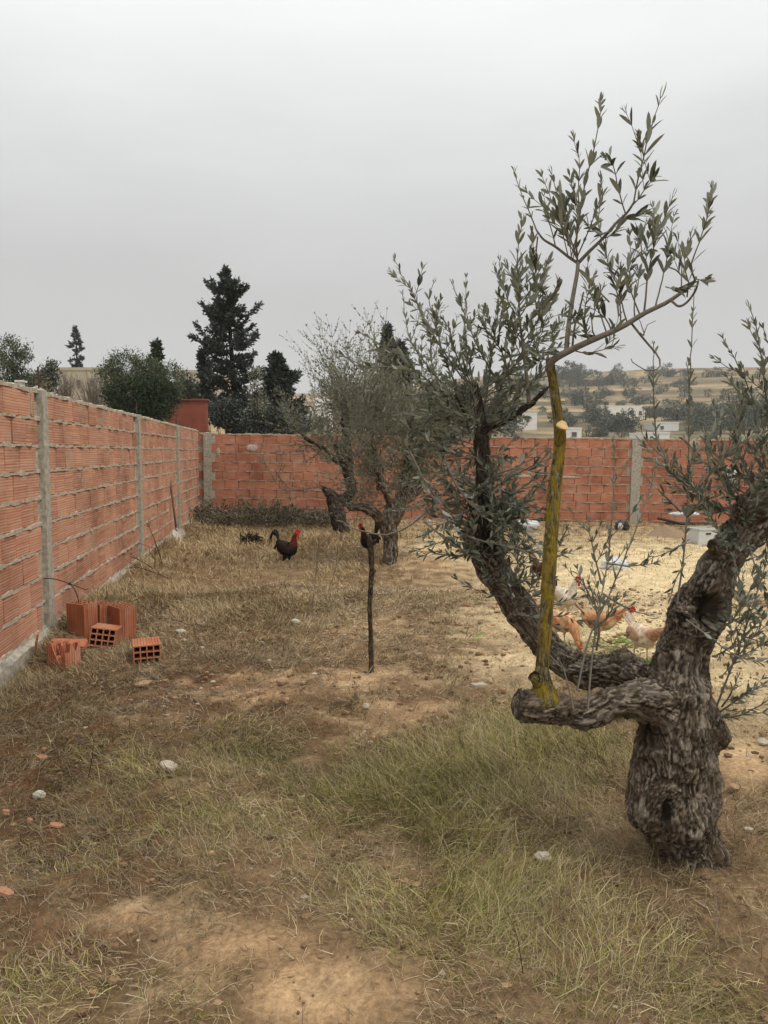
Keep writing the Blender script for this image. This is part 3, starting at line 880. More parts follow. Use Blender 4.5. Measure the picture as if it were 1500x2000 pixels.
# ------------------------------------------------------------------ the near olive
def skin_tree(name, limbs, voxel, mat, parent, lump=.02, furrow=.009, cavities=(), seed=1, fscale=1.0):
    """limbs: list of (points, radii). One continuous surface grown round the limbs, then furrowed along their grain."""
    mb = MB(); segs = []
    for pts, rad_ in limbs:
        m = max(6, int(np.linalg.norm(np.diff(pts, axis=0), axis=1).sum() / .05))
        pp = smoothpath(np.column_stack([pts, rad_]), m)
        P_, r_ = pp[:, :3], np.maximum(pp[:, 3], .004)
        mb.tube(P_, r_, 14)
        for kk in (0, -1): mb.ball(P_[kk], r_[kk] * .98 if kk else r_[kk] * .9, 12, 8)
        L_ = np.concatenate([[0], np.cumsum(np.linalg.norm(np.diff(P_, axis=0), axis=1))])
        segs.append((P_, r_, L_))
    tmp = bpy.data.objects.new('trunk', mb.mesh('trunk', None)); COL.objects.link(tmp)
    md = tmp.modifiers.new('r', 'REMESH'); md.mode = 'VOXEL'; md.voxel_size = voxel
    sm_ = tmp.modifiers.new('s', 'SMOOTH'); sm_.iterations = 6; sm_.factor = .5
    dg = bpy.context.evaluated_depsgraph_get()
    me = bpy.data.meshes.new_from_object(tmp.evaluated_get(dg))
    bpy.data.objects.remove(tmp)
    n = len(me.vertices)
    V = np.empty(n * 3, np.float32); me.vertices.foreach_get('co', V); V = V.reshape(-1, 3).astype(float)
    N = np.empty(n * 3, np.float32); me.vertices.foreach_get('normal', N); N = N.reshape(-1, 3).astype(float)
    # bark coordinates: round the limb and along it
    best = np.full(n, 1e9); along = np.zeros(n); T = np.zeros((n, 3)); C = np.zeros((n, 3))
    for si, (P_, r_, L_) in enumerate(segs):
        for k in range(len(P_) - 1):
            d = P_[k + 1] - P_[k]; l2 = d @ d + 1e-12
            t = np.clip(((V - P_[k]) @ d) / l2, 0, 1)
            c_ = P_[k] + t[:, None] * d
            ds = np.linalg.norm(V - c_, axis=1) / (r_[k] + .01)
            s = ds < best
            best[s] = ds[s]; along[s] = (L_[k] + t * math.sqrt(l2))[s] + si * 3.7; T[s] = unit(d); C[s] = (V - c_)[s]
    off = C
    ref = unit(np.cross(T, np.array([0.3, 0.9, 0.2]))); bi = np.cross(T, ref)
    bx = (off * ref).sum(1); by = (off * bi).sum(1)
    tw = along * 1.3
    bx, by = bx * np.cos(tw) - by * np.sin(tw), bx * np.sin(tw) + by * np.cos(tw)
    bark = np.stack([bx, by, along * .26], 1)
    V += N * ((pfbm(V * 6.5 + seed, 3, seed) - .5) * 2.6 * lump)[:, None]
    V += N * ((pfbm(V * 20 + seed, 3, seed + 3) - .5) * lump * .7)[:, None]
    V += N * ((pfbm(V * np.array([5, 5, 13.]) + 2 * seed, 2, seed + 4) - .5) * lump * .6)[:, None]
    bw_ = bark + .010 * (np.stack([pnoise(V * 18 + 3, seed + 1), pnoise(V * 18 + 7, seed + 2), pnoise(V * 18 + 11, seed + 3)], 1) - .5)
    f1 = pfbm(bw_ * 46 * fscale, 3, seed + 7); rid = 1 - np.abs(2 * f1 - 1) * 3.2
    f2 = pfbm(bw_ * 120 * fscale, 2, seed + 8); rid2 = 1 - np.abs(2 * f2 - 1) * 2.6
    mod = .35 + .9 * fbm(V * 5, 2, seed + 12)
    fur = np.clip(rid, 0, 1)
    V -= N * (fur ** 1.5 * furrow * mod)[:, None]
    V -= N * (np.clip(rid2, 0, 1) * furrow * .30)[:, None]
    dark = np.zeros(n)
    for (cc_, rr_, dep, hollow_shade) in cavities:
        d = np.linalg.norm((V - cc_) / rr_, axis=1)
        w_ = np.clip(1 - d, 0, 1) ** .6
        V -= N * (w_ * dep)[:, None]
        dark = np.maximum(dark, hollow_shade * np.clip((1 - d) * 2.2, 0, 1))  # shade inside the hollows, painted into the bark colour
    me.vertices.foreach_set('co', V.astype(np.float32).ravel())
    a_ = me.attributes.new('bark', 'FLOAT_VECTOR', 'POINT'); a_.data.foreach_set('vector', bark.astype(np.float32).ravel())
    a_ = me.attributes.new('furrow', 'FLOAT', 'POINT'); a_.data.foreach_set('value', np.clip(1 - fur * .9 - np.clip(rid2, 0, 1) * .35 - dark * 2.2, -1, 1).astype(np.float32))  # bark furrows, plus the painted shade of the hollows
    me.polygons.foreach_set('use_smooth', np.ones(len(me.polygons), bool))
    me.materials.clear(); me.materials.append(mat); me.update()
    return link(name, me, parent)

def PL(lst):        # list of (px, py, Y, radius in px) -> points, radii
    pts = np.array([P(a, b, c) for a, b, c, r in lst]); rad_ = np.array([r * c / FPX for a, b, c, r in lst])
    return pts, rad_

T0 = G(1350, 1690)
D = T0[1] + .06
oak = thing('olive_tree', 'gnarled old olive tree in front with a sawn stub and tall mossy yellow shoot', 'tree', (0, 0, 0))
limbs = [
    PL([(1352, 1760, D + .05, 62), (1352, 1690, D + .05, 60), (1340, 1640, D + .03, 68), (1318, 1580, D, 86), (1314, 1520, D, 82), (1316, 1470, D, 82), (1318, 1420, D, 82), (1322, 1370, D, 76), (1328, 1310, D + .02, 62)]),
    PL([(1345, 1412, D, 62), (1380, 1428, D - .02, 42), (1398, 1440, D - .02, 26)]),                    # burl on the right
    PL([(1262, 1590, D - .05, 46), (1270, 1540, D - .05, 44), (1285, 1480, D - .02, 40)]),              # bulge at the left foot
    PL([(1370, 1580, D - .06, 38), (1378, 1530, D - .04, 28)]),
    PL([(1310, 1395, D - .02, 60), (1262, 1368, D - .06, 46), (1205, 1368, D - .09, 36), (1150, 1392, D - .11, 31), (1095, 1394, D - .125, 31), (1060, 1382, D - .13, 33), (1032, 1378, D - .135, 34)]),   # sawn stub
    PL([(1300, 1370, D + .04, 60), (1250, 1332, D + .10, 50), (1190, 1314, D + .16, 39), (1125, 1302, D + .22, 35), (1076, 1272, D + .28, 33), (1024, 1206, D + .34, 34), (985, 1142, D + .40, 34), (948, 1078, D + .46, 34), (930, 1042, D + .5, 30)]),
    PL([(1225, 1320, D + .14, 34), (1215, 1290, D + .14, 26)]),
    PL([(1328, 1320, D + .02, 62), (1345, 1250, D + .05, 55), (1362, 1200, D + .06, 55), (1392, 1140, D + .08, 44), (1418, 1090, D + .10, 37), (1448, 1040, D + .12, 37), (1480, 1005, D + .14, 44), (1530, 960, D + .18, 46), (1570, 880, D + .22, 40)]),
    PL([(1362, 1215, D + .03, 48), (1330, 1202, D + .00, 26)]),                                         # knob left of the hollow
    PL([(1322, 1262, D + .02, 30), (1304, 1248, D + .0, 14)]),
    PL([(1412, 1085, D + .08, 26), (1392, 1062, D + .06, 10)]),
    PL([(1500, 985, D + .14, 40), (1462, 1000, D + .10, 34)]),
    PL([(1285, 1560, D - .08, 42), (1300, 1545, D - .10, 36)]),
    PL([(1340, 1650, D - .0, 48), (1332, 1700, D - .05, 36), (1322, 1745, D - .07, 30)]),
    PL([(1368, 1650, D - .0, 48), (1386, 1700, D - .02, 40), (1404, 1750, D - .03, 34)]),
]
def cav(px_, py_, Y_, r_px, dep, sy=1.0, hollow_shade=0.0):
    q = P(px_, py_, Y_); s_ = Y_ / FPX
    return (q, np.array([r_px * s_, r_px * 2.2 * s_, r_px * sy * s_]), dep, hollow_shade)
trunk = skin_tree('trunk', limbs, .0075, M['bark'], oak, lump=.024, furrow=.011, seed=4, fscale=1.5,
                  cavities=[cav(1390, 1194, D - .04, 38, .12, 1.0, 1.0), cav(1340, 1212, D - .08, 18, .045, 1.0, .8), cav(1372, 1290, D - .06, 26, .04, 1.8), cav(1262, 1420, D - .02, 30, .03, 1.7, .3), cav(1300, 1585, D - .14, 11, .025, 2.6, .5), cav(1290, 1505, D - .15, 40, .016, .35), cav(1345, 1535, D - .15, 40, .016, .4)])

# dark secondary limb rising from the end of the far limb
limb2 = [PL([(962, 1085, D + .44, 22), (955, 1030, D + .46, 20), (948, 960, D + .5, 18), (941, 880, D + .52, 17), (934, 810, D + .54, 16), (926, 755, D + .56, 10)]),
         PL([(948, 1085, D + .42, 10), (936, 1030, D + .40, 9), (920, 990, D + .38, 7), (914, 960, D + .38, 4)]),
         PL([(938, 842, D + .53, 12), (960, 832, D + .50, 8), (985, 822, D + .48, 7), (1030, 795, D + .45, 7.5), (1058, 768, D + .42, 5), (1075, 752, D + .40, 2)]),
         PL([(936, 830, D + .53, 10), (905, 800, D + .48, 5), (890, 770, D + .46, 3)])]
skin_tree('limb', limb2, .006, M['bark_dark'], oak, lump=.006, furrow=.004, seed=9, fscale=2)

# upright shoot covered with yellow lichen
YD = D - .13
lim = [PL([(1064, 1372, YD, 34), (1062, 1348, YD, 25), (1060, 1325, YD, 18), (1060, 1290, YD, 14.5), (1066, 1210, YD + .01, 14), (1072, 1120, YD + .02, 15), (1077, 1040, YD + .03, 14.5), (1083, 960, YD + .04, 13.5), (1092, 880, YD + .05, 13), (1094, 845, YD + .05, 13), (1087, 790, YD + .06, 9.5), (1080, 745, YD + .06, 9.5), (1074, 706, YD + .06, 9.5)]),
       PL([(1092, 862, YD + .04, 11), (1096, 838, YD + .02, 10)]),
       PL([(1058, 1340, YD, 15), (1047, 1326, YD - .02, 13)])]
mossy = skin_tree('mossy_branch', lim, .0045, M['bark_lichen'], oak, lump=.003, furrow=.003, seed=15, fscale=2)
mossy['label'] = 'straight upright shoot coated with yellow lichen'

def disc(name, c_, nrm, r_, mat, parent, thick=.006, ecc=1.0, hollow_=0.0):
    nrm = unit(np.array(nrm, float)); a = unit(np.cross(nrm, [0, 0.2, 1])); b = np.cross(nrm, a)
    th = np.linspace(0, 2 * PI, 20, endpoint=False)
    w = 1 + .10 * np.sin(3 * th + 1) + .05 * np.sin(7 * th)
    rim = [c_ + r_ * k_ * (math.cos(t) * a * ecc + math.sin(t) * b) for t, k_ in zip(th, w)]
    Vv = [p - nrm * thick for p in rim] + [c_ + (p - c_) * .96 + nrm * thick * .6 for p in rim] + [c_ + (p - c_) * .55 + nrm * (thick * .7 - hollow_ * .7) for p in rim] + [c_ + nrm * (thick * .6 - hollow_)]
    Q = [[i_ + r0 * 20, (i_ + 1) % 20 + r0 * 20, (i_ + 1) % 20 + (r0 + 1) * 20, i_ + (r0 + 1) * 20] for r0 in range(2) for i_ in range(20)]
    m_ = MB(); m_.add(Vv, Q, [[40 + i_, 40 + (i_ + 1) % 20, 60] for i_ in range(20)])
    return obj(name, m_, mat, parent, smooth=False)
sd_ = limbs[4][0]; dirn = unit(sd_[-1] - sd_[-2])
disc('sawn_end', sd_[-1] + dirn * limbs[4][1][-1] * .70, dirn + np.array([0, -.02, .03]), limbs[4][1][-1] * .84, M['cut_dark'], oak)
q = P(1096, 832, YD + .0); disc('sawn_end', q + np.array([0, -.018, .002]), (.35, -.8, .45), .018, M['cut_pale'], oak, .004, 1.25)['label'] = 'fresh pale cut on the mossy shoot'
q = P(1044, 1323, YD - .035); disc('sawn_end', q, (-.35, -.85, .2), .022, M['cut_dark'], oak, .004, 1.0, .02)

twigs = MB(); leaves = []      # leaves: pos, dir, normal, length

def shoot(pts, r0, r1, ll, gap=.028, start=.12, side=0.35, n=None, drop=0.0, bare=False, ang=0.60, out=leaves, tw=twigs, sidelen=(.05, .16), w=1.0):
    pts = np.asarray(pts, float)
    L_ = np.linalg.norm(np.diff(pts, axis=0), axis=1).sum()
    m = n or max(5, int(L_ / .03))
    p = smoothpath(pts, m)
    p = p + (np.random.default_rng(int(abs(pts.sum()) * 1e4) % 99999).normal(0, .0018, p.shape)) * np.linspace(0, 1, m)[:, None]
    tw.tube(p, np.linspace(r0, r1, m), 5 if tw is twigs else 3, cap=False)
    if bare: return p
    t = np.gradient(p, axis=0); t = unit(t)
    cum = np.concatenate([[0], np.cumsum(np.linalg.norm(np.diff(p, axis=0), axis=1))])
    s = L_ * start; k = 0; phase = random.uniform(0, PI)
    while s < cum[-1]:
        j = min(np.searchsorted(cum, s), m - 1); f = s / cum[-1]
        T_ = t[j]
        a = unit(np.cross(T_, np.array([.3, .5, .8]) if abs(T_[2]) > .8 else np.array([0, 0, 1.])))
        b = np.cross(T_, a)
        phi_ = phase + k * PI / 2 + random.gauss(0, .25)
        size = ll * (1.0 - .45 * max(0, f - .55) / .45) * random.uniform(.55, 1.2) * (0.75 + .25 * min(1, f / .25))
        for sg in (1, -1):
            if random.random() < drop: continue
            o_ = sg * (math.cos(phi_) * a + math.sin(phi_) * b)
            an = ang * random.uniform(.6, 1.25) * (1 - .35 * f)
            d_ = math.cos(an) * T_ + math.sin(an) * o_
            nr = unit(np.cross(np.cross(d_, T_), d_) + np.array([0, 0, .25]) + np.random.normal(0, .25, 3)) * 1.0
            out.append((p[j] + o_ * r1, d_, nr, size))
        if side and f > .08 and f < .85 and random.random() < side * gap / .06:
            o_ = math.cos(phi_ + .8) * a + math.sin(phi_ + .8) * b
            d0 = unit(T_ * .75 + o_ * .8 + np.array([0, 0, .25]))
            l2 = random.uniform(*sidelen)
            shoot([p[j], p[j] + d0 * l2 * .5, p[j] + d0 * l2 + np.array([0, 0, l2 * .15])], max(r1, r0 * .5), r1 * .8, ll * .85, gap * .85, .15, 0, None, drop, False, ang, out, tw)
        s += gap * random.uniform(.5, 1.6); k += 1
    # closing pair at the tip
    for sg in (1, -1):
        o_ = sg * unit(np.cross(t[-1], [0.2, .9, .1]))
        out.append((p[-1] - t[-1] * ll * .1, unit(t[-1] + .20 * o_), unit(o_ + np.random.normal(0, .3, 3)), ll * random.uniform(.5, .75)))
    return p

def trace(lst, Y0, Y1, r0=1.6, r1=.6, ll=.060, jit=.03, **kw):
    m = len(lst)
    yy = np.linspace(Y0, Y1, m) + np.array([0] + [random.uniform(-jit, jit) for _ in range(m - 1)])
    return shoot([P(a, b, c_) for (a, b), c_ in zip(lst, yy)], r0 * Y0 / FPX, r1 * Y0 / FPX, ll, **kw)

SY = YD + .06
def bough(lst, Y0, Y1, r0, r1):
    wood = MB()
    m = len(lst); yy = np.linspace(Y0, Y1, m)
    p = smoothpath([P(a, b, c_) for (a, b), c_ in zip(lst, yy)], 24)
    wood.tube(p, np.linspace(r0, r1, 24) * Y0 / FPX, 8)
    obj('bough', wood, M['twig'], oak, smooth=True)
bough([(1072, 724), (1075, 710), (1086, 699), (1110, 686), (1150, 667), (1212, 640), (1258, 612), (1300, 592), (1330, 572), (1352, 556), (1360, 540)], SY, SY - .12, 8.6, 2.2)
bough([(1106, 688), (1110, 640), (1118, 585), (1127, 535), (1129, 512)], SY, SY + .08, 5, 3.6)
bough([(1129, 514), (1150, 492), (1178, 465), (1204, 435), (1225, 415), (1240, 392)], SY + .08, SY + .02, 3.6, 2.0)
bough([(1129, 514), (1112, 503), (1085, 482), (1062, 468), (1048, 450)], SY + .08, SY + .14, 3.0, 1.8)
bough([(1312, 588), (1326, 598), (1342, 590), (1358, 568), (1364, 548)], SY - .1, SY - .2, 2.6, 1.8)
bough([(1118, 676), (1122, 640), (1133, 600), (1140, 570)], SY, SY - .06, 2.2, 1.6)
LL = .066
# top sprays
trace([(1048, 450), (1040, 430), (1028, 400), (1012, 362), (1004, 338)], SY + .14, SY + .16, ll=.042, gap=.034, side=.1)
trace([(1050, 462), (1044, 520), (1042, 500), (1040, 455)], SY + .14, SY + .10, ll=.05, side=0)
trace([(1128, 512), (1126, 470), (1134, 410), (1146, 345), (1160, 290), (1170, 235), (1174, 195)], SY + .08, SY + .02, 2.2, .6, LL * .95, gap=.040, start=.08, side=.25)
trace([(1125, 500), (1112, 460), (1092, 420), (1075, 385), (1058, 345)], SY + .08, SY + .14, 1.8, .6, LL, gap=.034, side=.35)
trace([(1110, 480), (1104, 440), (1100, 400), (1086, 370), (1076, 340)], SY + .06, SY - .02, 1.6, .6, LL, gap=.034, side=.25)
trace([(1133, 420), (1130, 380), (1132, 330), (1128, 290)], SY + .05, SY - .02, 1.4, .6, .05, gap=.034)
trace([(1128, 500), (1150, 450), (1165, 410), (1176, 370), (1172, 345)], SY + .07, SY, 1.5, .6, .055, gap=.036, side=.2)
trace([(1175, 468), (1168, 430), (1175, 390), (1172, 350)], SY + .05, SY + .1, 1.3, .6, .05, gap=.03, side=.3)
trace([(1222, 418), (1212, 385), (1204, 350), (1196, 320), (1190, 305)], SY + .03, SY - .04, 1.5, .6, LL, gap=.034, side=.2)
trace([(1238, 395), (1246, 350), (1258, 305), (1268, 262), (1280, 225), (1290, 190)], SY + .02, SY - .06, 1.8, .6, LL * 1.18, gap=.045, start=.05, side=.05)
trace([(1232, 405), (1250, 385), (1266, 360), (1278, 345)], SY + .02, SY - .05, 1.4, .6, LL, gap=.03, side=.3)
trace([(1210, 430), (1235, 425), (1258, 418)], SY + .03, SY - .03, 1.3, .6, LL, gap=.04, side=0)
trace([(1204, 436), (1190, 455), (1165, 455), (1150, 440)], SY + .04, SY + .08, 1.2, .6, .055, gap=.024, side=.2)
trace([(1180, 466), (1200, 455), (1214, 435)], SY + .05, SY + .0, 1.2, .6, .055, gap=.034)
trace([(1085, 482), (1078, 450), (1066, 415), (1064, 380)], SY + .1, SY + .16, 1.4, .6, LL, gap=.036, side=.2)
for k in range(5):
    x_ = random.uniform(1085, 1150); y_ = random.uniform(430, 500)
    trace([(1122 + random.uniform(-12, 12), 505), (x_, y_), (x_ + random.uniform(-20, 22), y_ - random.uniform(30, 80))], SY + .06, SY + random.uniform(-.1, .15), 1.2, .6, LL, gap=.032, start=.3, side=.1)
# right hand sprays off the long bough
trace([(1258, 612), (1262, 575), (1266, 535), (1278, 480), (1296, 430), (1312, 385)], SY - .05, SY - .12, 2.2, .7, LL, gap=.032, start=.25, side=.25)
trace([(1266, 535), (1256, 505), (1250, 470), (1240, 450)], SY - .06, SY - .02, 1.6, .6, LL * 1.05, gap=.03, side=.2)
trace([(1280, 600), (1290, 560), (1300, 520), (1306, 470), (1318, 420)], SY - .07, SY - .0, 1.8, .6, LL, gap=.03, side=.25, start=.3)
trace([(1358, 548), (1350, 520), (1362, 485), (1374, 445), (1386, 400)], SY - .16, SY - .22, 2.0, .6, LL, gap=.034, side=.3)
trace([(1330, 572), (1332, 540), (1330, 505), (1324, 470)], SY - .1, SY - .02, 1.6, .6, LL, gap=.036, side=.25, start=.2)
trace([(1342, 580), (1345, 545), (1335, 520), (1342, 485), (1350, 465)], SY - .14, SY - .2, 1.5, .6, LL, gap=.036, side=.25, start=.2)
trace([(1360, 545), (1372, 548), (1380, 546)], SY - .18, SY - .2, 1.2, .6, .055, gap=.02, side=0)
trace([(1300, 560), (1320, 565), (1345, 560)], SY - .1, SY - .18, 1.2, .6, LL, gap=.024, side=.2)
for (x_, y_, tx, ty) in ((1212, 640, 1205, 560), (1225, 630, 1212, 545), (1240, 622, 1246, 555), (1195, 648, 1165, 605), (1165, 662, 1160, 612), (1185, 650, 1150, 560), (1150, 667, 1145, 590), (1210, 560, 1185, 505), (1215, 560, 1232, 500), (1190, 590, 1148, 542), (1250, 615, 1230, 530)):
    trace([(x_, y_), ((x_ + tx) / 2 + random.uniform(-8, 8), (y_ + ty) / 2 + random.uniform(-5, 5)), (tx, ty), (tx + random.uniform(-10, 14), ty - random.uniform(15, 45))], SY - .03, SY + random.uniform(-.14, .10), 1.7, .6, LL * .92, gap=.032, start=.25, side=.3)
trace([(1118, 684), (1150, 690), (1185, 680), (1206, 676)], SY, SY - .1, 1.4, .6, .06, gap=.035, side=.3)
trace([(1150, 668), (1140, 640), (1120, 620)], SY, SY - .1, 1.4, .6, .06, gap=.034, side=.2)
trace([(1110, 640), (1132, 655), (1150, 648)], SY, SY - .1, 1.2, .6, .06, gap=.03)
trace([(1112, 690), (1085, 685), (1078, 660), (1090, 640)], SY, SY + .1, 1.2, .6, .055, gap=.03, drop=.4)
trace([(1077, 705), (1060, 700), (1052, 690), (1068, 688)], SY, SY - .06, 1.6, .6, .07, gap=.014, side=.25)
# bare hanging twig
trace([(1232, 630), (1262, 668), (1282, 690), (1290, 712), (1282, 722), (1262, 722), (1240, 712), (1232, 700)], SY - .05, SY - .14, 2.4, .8, bare=True)
trace([(1250, 650), (1258, 655), (1262, 638), (1282, 625)], SY - .06, SY - .1, 1.4, .6, bare=True)
trace([(1258, 655), (1255, 640), (1246, 618)], SY - .06, SY - .02, 1.2, .6, bare=True)
trace([(1282, 860), (1278, 800), (1276, 740), (1277, 690), (1278, 670)], SY + .1, SY + .02, 1.5, .7, .05, gap=.05, drop=.3, side=0)
# spray rising on the left of the mossy shoot (from the dark limb's bough)
BY = D + .43
bough([(1034, 790), (1030, 750), (1026, 715), (1022, 690), (1018, 650), (1012, 610)], BY, BY - .04, 4.2, 2.0)
trace([(1018, 650), (1014, 600), (1012, 560), (1010, 520), (1014, 470), (1020, 430)], BY - .04, BY - .1, 2.0, .6, .062, gap=.028, side=.6, start=.0)
for (x_, y_, tx, ty) in ((1022, 690, 1040, 650), (1024, 700, 1062, 640), (1020, 680, 1000, 640), (1018, 660, 985, 610), (1018, 650, 1050, 600), (1014, 620, 1045, 560), (1014, 620, 985, 560), (1020, 670, 1070, 600), (1022, 690, 990, 690), (1022, 700, 1005, 665), (1012, 600, 1052, 530), (1012, 590, 1002, 540), (1022, 640, 1080, 580), (1026, 700, 1045, 680), (1010, 610, 1035, 590), (1022, 690, 1075, 680)):
    trace([(x_, y_), ((x_ + tx) / 2 + random.uniform(-6, 6), (y_ + ty) / 2 + 4), (tx, ty), (tx + random.uniform(-10, 10), ty - random.uniform(15, 40))], BY - .02, BY + random.uniform(-.18, .12), 1.4, .6, .066, gap=.024, start=.2, side=.5)
# the fan of thin shoots from the top of the dark limb
FY = D + .55
for lst, ll, dy in (
    ([(926, 765), (890, 720), (850, 660), (818, 600), (800, 560), (784, 535), (770, 505)], .052, .1), ([(910, 790), (880, 730), (862, 680), (848, 620), (838, 590), (845, 552)], .050, -.05),
    ([(1000, 800), (975, 750), (940, 690), (915, 635), (898, 590), (884, 556)], .056, -.1), ([(945, 800), (955, 740), (962, 680), (972, 620), (976, 560), (976, 508)], .056, .0),
    ([(880, 770), (840, 720), (810, 680), (795, 640), (786, 575)], .046, .2), ([(1000, 770), (985, 700), (962, 660), (940, 630), (936, 612)], .056, -.15),
    ([(930, 780), (915, 700), (905, 660), (912, 600), (902, 590)], .05, .15), ([(870, 800), (830, 760), (790, 700), (755, 680), (705, 650)], .055, -.1),
    ([(960, 800), (985, 740), (1000, 690), (1010, 640)], .055, -.1), ([(900, 800), (860, 770), (820, 730), (770, 716), (715, 716), (660, 690)], .058, -.25),
    ([(860, 760), (840, 690), (850, 640), (836, 610)], .048, .1), ([(915, 750), (890, 690), (880, 650), (868, 625)], .05, .0)):
    trace(lst, FY, FY + dy, 2.0, .6, ll, jit=.05, gap=.030, start=.15, side=.6)
# crown fill of the far limb
def limb_pt(pp, t):
    k = t * (len(pp) - 1); i_ = min(int(k), len(pp) - 2); return pp[i_] * (1 - k + i_) + pp[i_ + 1] * (k - i_)
l2 = limb2[0][0]
for k in range(92):
    t = random.uniform(.04, 1.0); p0 = limb_pt(l2, t)
    az = random.uniform(0, 2 * PI); up = random.uniform(-.5, .75) if t < .6 else random.uniform(-.1, 1.0)
    d_ = unit(np.array([math.cos(az) * 1.1 - .25, math.sin(az) * .8, up]))
    L_ = random.uniform(.16, .42) if t > .5 else random.uniform(.14, .40)
    p1 = p0 + d_ * L_ * .5 + np.array([0, 0, .02]); p2 = p0 + d_ * L_ + np.array([0, 0, random.uniform(-.10, .10)])
    shoot([p0, p1, p2], .0032, .0012, .052, .026, .2, .55)
for lst, y0, y1 in (([(870, 900), (900, 960), (960, 1020), (1030, 1055), (1085, 1062)], .35, .1), ([(800, 880), (850, 980), (900, 1040), (980, 1065), (1050, 1080)], .3, .15), ([(830, 1020), (880, 1060), (930, 1090)], .3, .2),
                    ([(955, 960), (1000, 930), (1050, 905), (1075, 880)], .4, .2), ([(955, 930), (1010, 915), (1060, 925)], .4, .3), ([(940, 1010), (985, 980), (1010, 960), (1045, 935)], .4, .3), ([(930, 1020), (870, 990), (820, 930), (790, 860)], .5, .4), ([(940, 960), (880, 930), (840, 900), (770, 880)], .5, .3)):
    trace(lst, D + y0, D + y1, 2.2, .8, .055, gap=.040, start=.15, side=.45, drop=.15)
trace([(900, 900), (870, 960), (832, 1000), (795, 1030), (755, 1044), (720, 1040), (690, 1032), (672, 1022), (657, 1014)], D + .45, D + .3, 1.9, 1.4, .05, bare=True)
# small shoots along the far limb and the stub
for k in range(30):
    t = random.uniform(.66, 1.0); p0 = limb_pt(limbs[5][0], t) + np.array([random.uniform(-.06, .06), -.06, random.uniform(-.02, .06)])
    d_ = unit(np.array([random.uniform(-.8, .8), random.uniform(-.7, .1), random.uniform(-.2, 1)])); L_ = random.uniform(.10, .28)
    shoot([p0, p0 + d_ * L_ * .5, p0 + d_ * L_ + np.array([0, 0, .03])], .0022, .001, .046, .024, .15, .3)
for lst, y0, y1, dr in (([(1148, 1385), (1158, 1270), (1172, 1180), (1188, 1090), (1196, 1000), (1200, 900), (1198, 850)], -.16, .0, .35), ([(1127, 1350), (1150, 1250), (1195, 1150), (1240, 1040), (1272, 950), (1285, 905)], -.12, .1, .55),
                    ([(1165, 1270), (1170, 1220), (1160, 1170), (1150, 1130)], .0, -.1, .2), ([(1178, 1160), (1230, 1190), (1270, 1200)], -.1, -.15, .25), ([(1185, 1100), (1225, 1105), (1275, 1100)], -.1, -.1, .25), ([(1160, 1230), (1190, 1200), (1205, 1160)], -.1, -.2, .1),
                    ([(1120, 1385), (1112, 1350), (1098, 1300), (1090, 1280)], -.18, -.2, .8), ([(1160, 1180), (1140, 1140), (1128, 1110)], -.1, -.1, .1), ([(1175, 1140), (1160, 1080), (1150, 1020)], -.1, -.1, .3)):
    trace(lst, D + y0, D + y1, 2.4, .8, .040, gap=.026, start=.25, side=.5, drop=dr)
# right limb: whips and sprays
for lst, y0, y1, ll, dr in (
    ([(1322, 1180), (1335, 1090), (1342, 1000), (1345, 900), (1346, 790), (1350, 690), (1354, 600), (1356, 575)], .0, .05, .050, .45), ([(1425, 1062), (1395, 1020), (1360, 960), (1330, 920), (1300, 895), (1282, 850)], .1, .0, .050, .2),
    ([(1434, 1030), (1420, 960), (1400, 920), (1390, 880), (1370, 830)], .1, .2, .050, .2), ([(1360, 960), (1400, 910), (1440, 870), (1480, 850)], .05, -.05, .050, .2), ([(1345, 900), (1380, 860), (1420, 800)], .0, .1, .05, .2),
    ([(1500, 930), (1480, 850), (1470, 780), (1440, 710), (1410, 662)], .2, .1, .052, .1), ([(1520, 900), (1500, 800), (1490, 720), (1480, 650), (1462, 598)], .2, .1, .052, .1), ([(1530, 900), (1515, 780), (1510, 700), (1490, 640)], .15, .05, .052, .1),
    ([(1480, 960), (1450, 900), (1440, 840), (1445, 760)], .1, .1, .052, .1), ([(1460, 990), (1420, 930), (1400, 850), (1395, 790)], .1, .2, .05, .1), ([(1330, 1000), (1290, 960), (1260, 930)], .0, -.05, .045, .1),
    ([(1345, 950), (1310, 920), (1290, 880)], .0, -.1, .045, .1), ([(1395, 1392), (1430, 1300), (1462, 1210), (1490, 1120), (1500, 1080)], -.05, -.15, .048, .2), ([(1392, 1402), (1440, 1398), (1490, 1375), (1530, 1340)], -.05, -.2, .048, .1),
    ([(1400, 1395), (1450, 1360), (1500, 1330)], -.05, -.2, .048, .1), ([(1410, 1380), (1430, 1350), (1440, 1320)], -.05, -.15, .048, .1), ([(1340, 1210), (1380, 1240), (1420, 1270), (1460, 1290)], -.12, -.2, .040, .5),
    ([(1430, 1080), (1450, 1150), (1470, 1200), (1500, 1230)], .0, -.1, .046, .1), ([(1400, 1280), (1430, 1260), (1450, 1220)], .0, -.1, .046, .1), ([(1460, 1060), (1480, 1120), (1500, 1170)], .0, -.1, .046, .1),
    ([(1340, 1060), (1300, 1080), (1265, 1095)], .0, -.1, .042, .2), ([(1342, 1010), (1365, 980), (1375, 950)], .0, -.1, .045, .1), ([(1338, 1100), (1320, 1130), (1310, 1170)], .0, -.1, .04, .1)):
    trace(lst, D + y0, D + y1, 2.2, .7, ll, gap=.028, start=.1, side=.6, drop=dr)
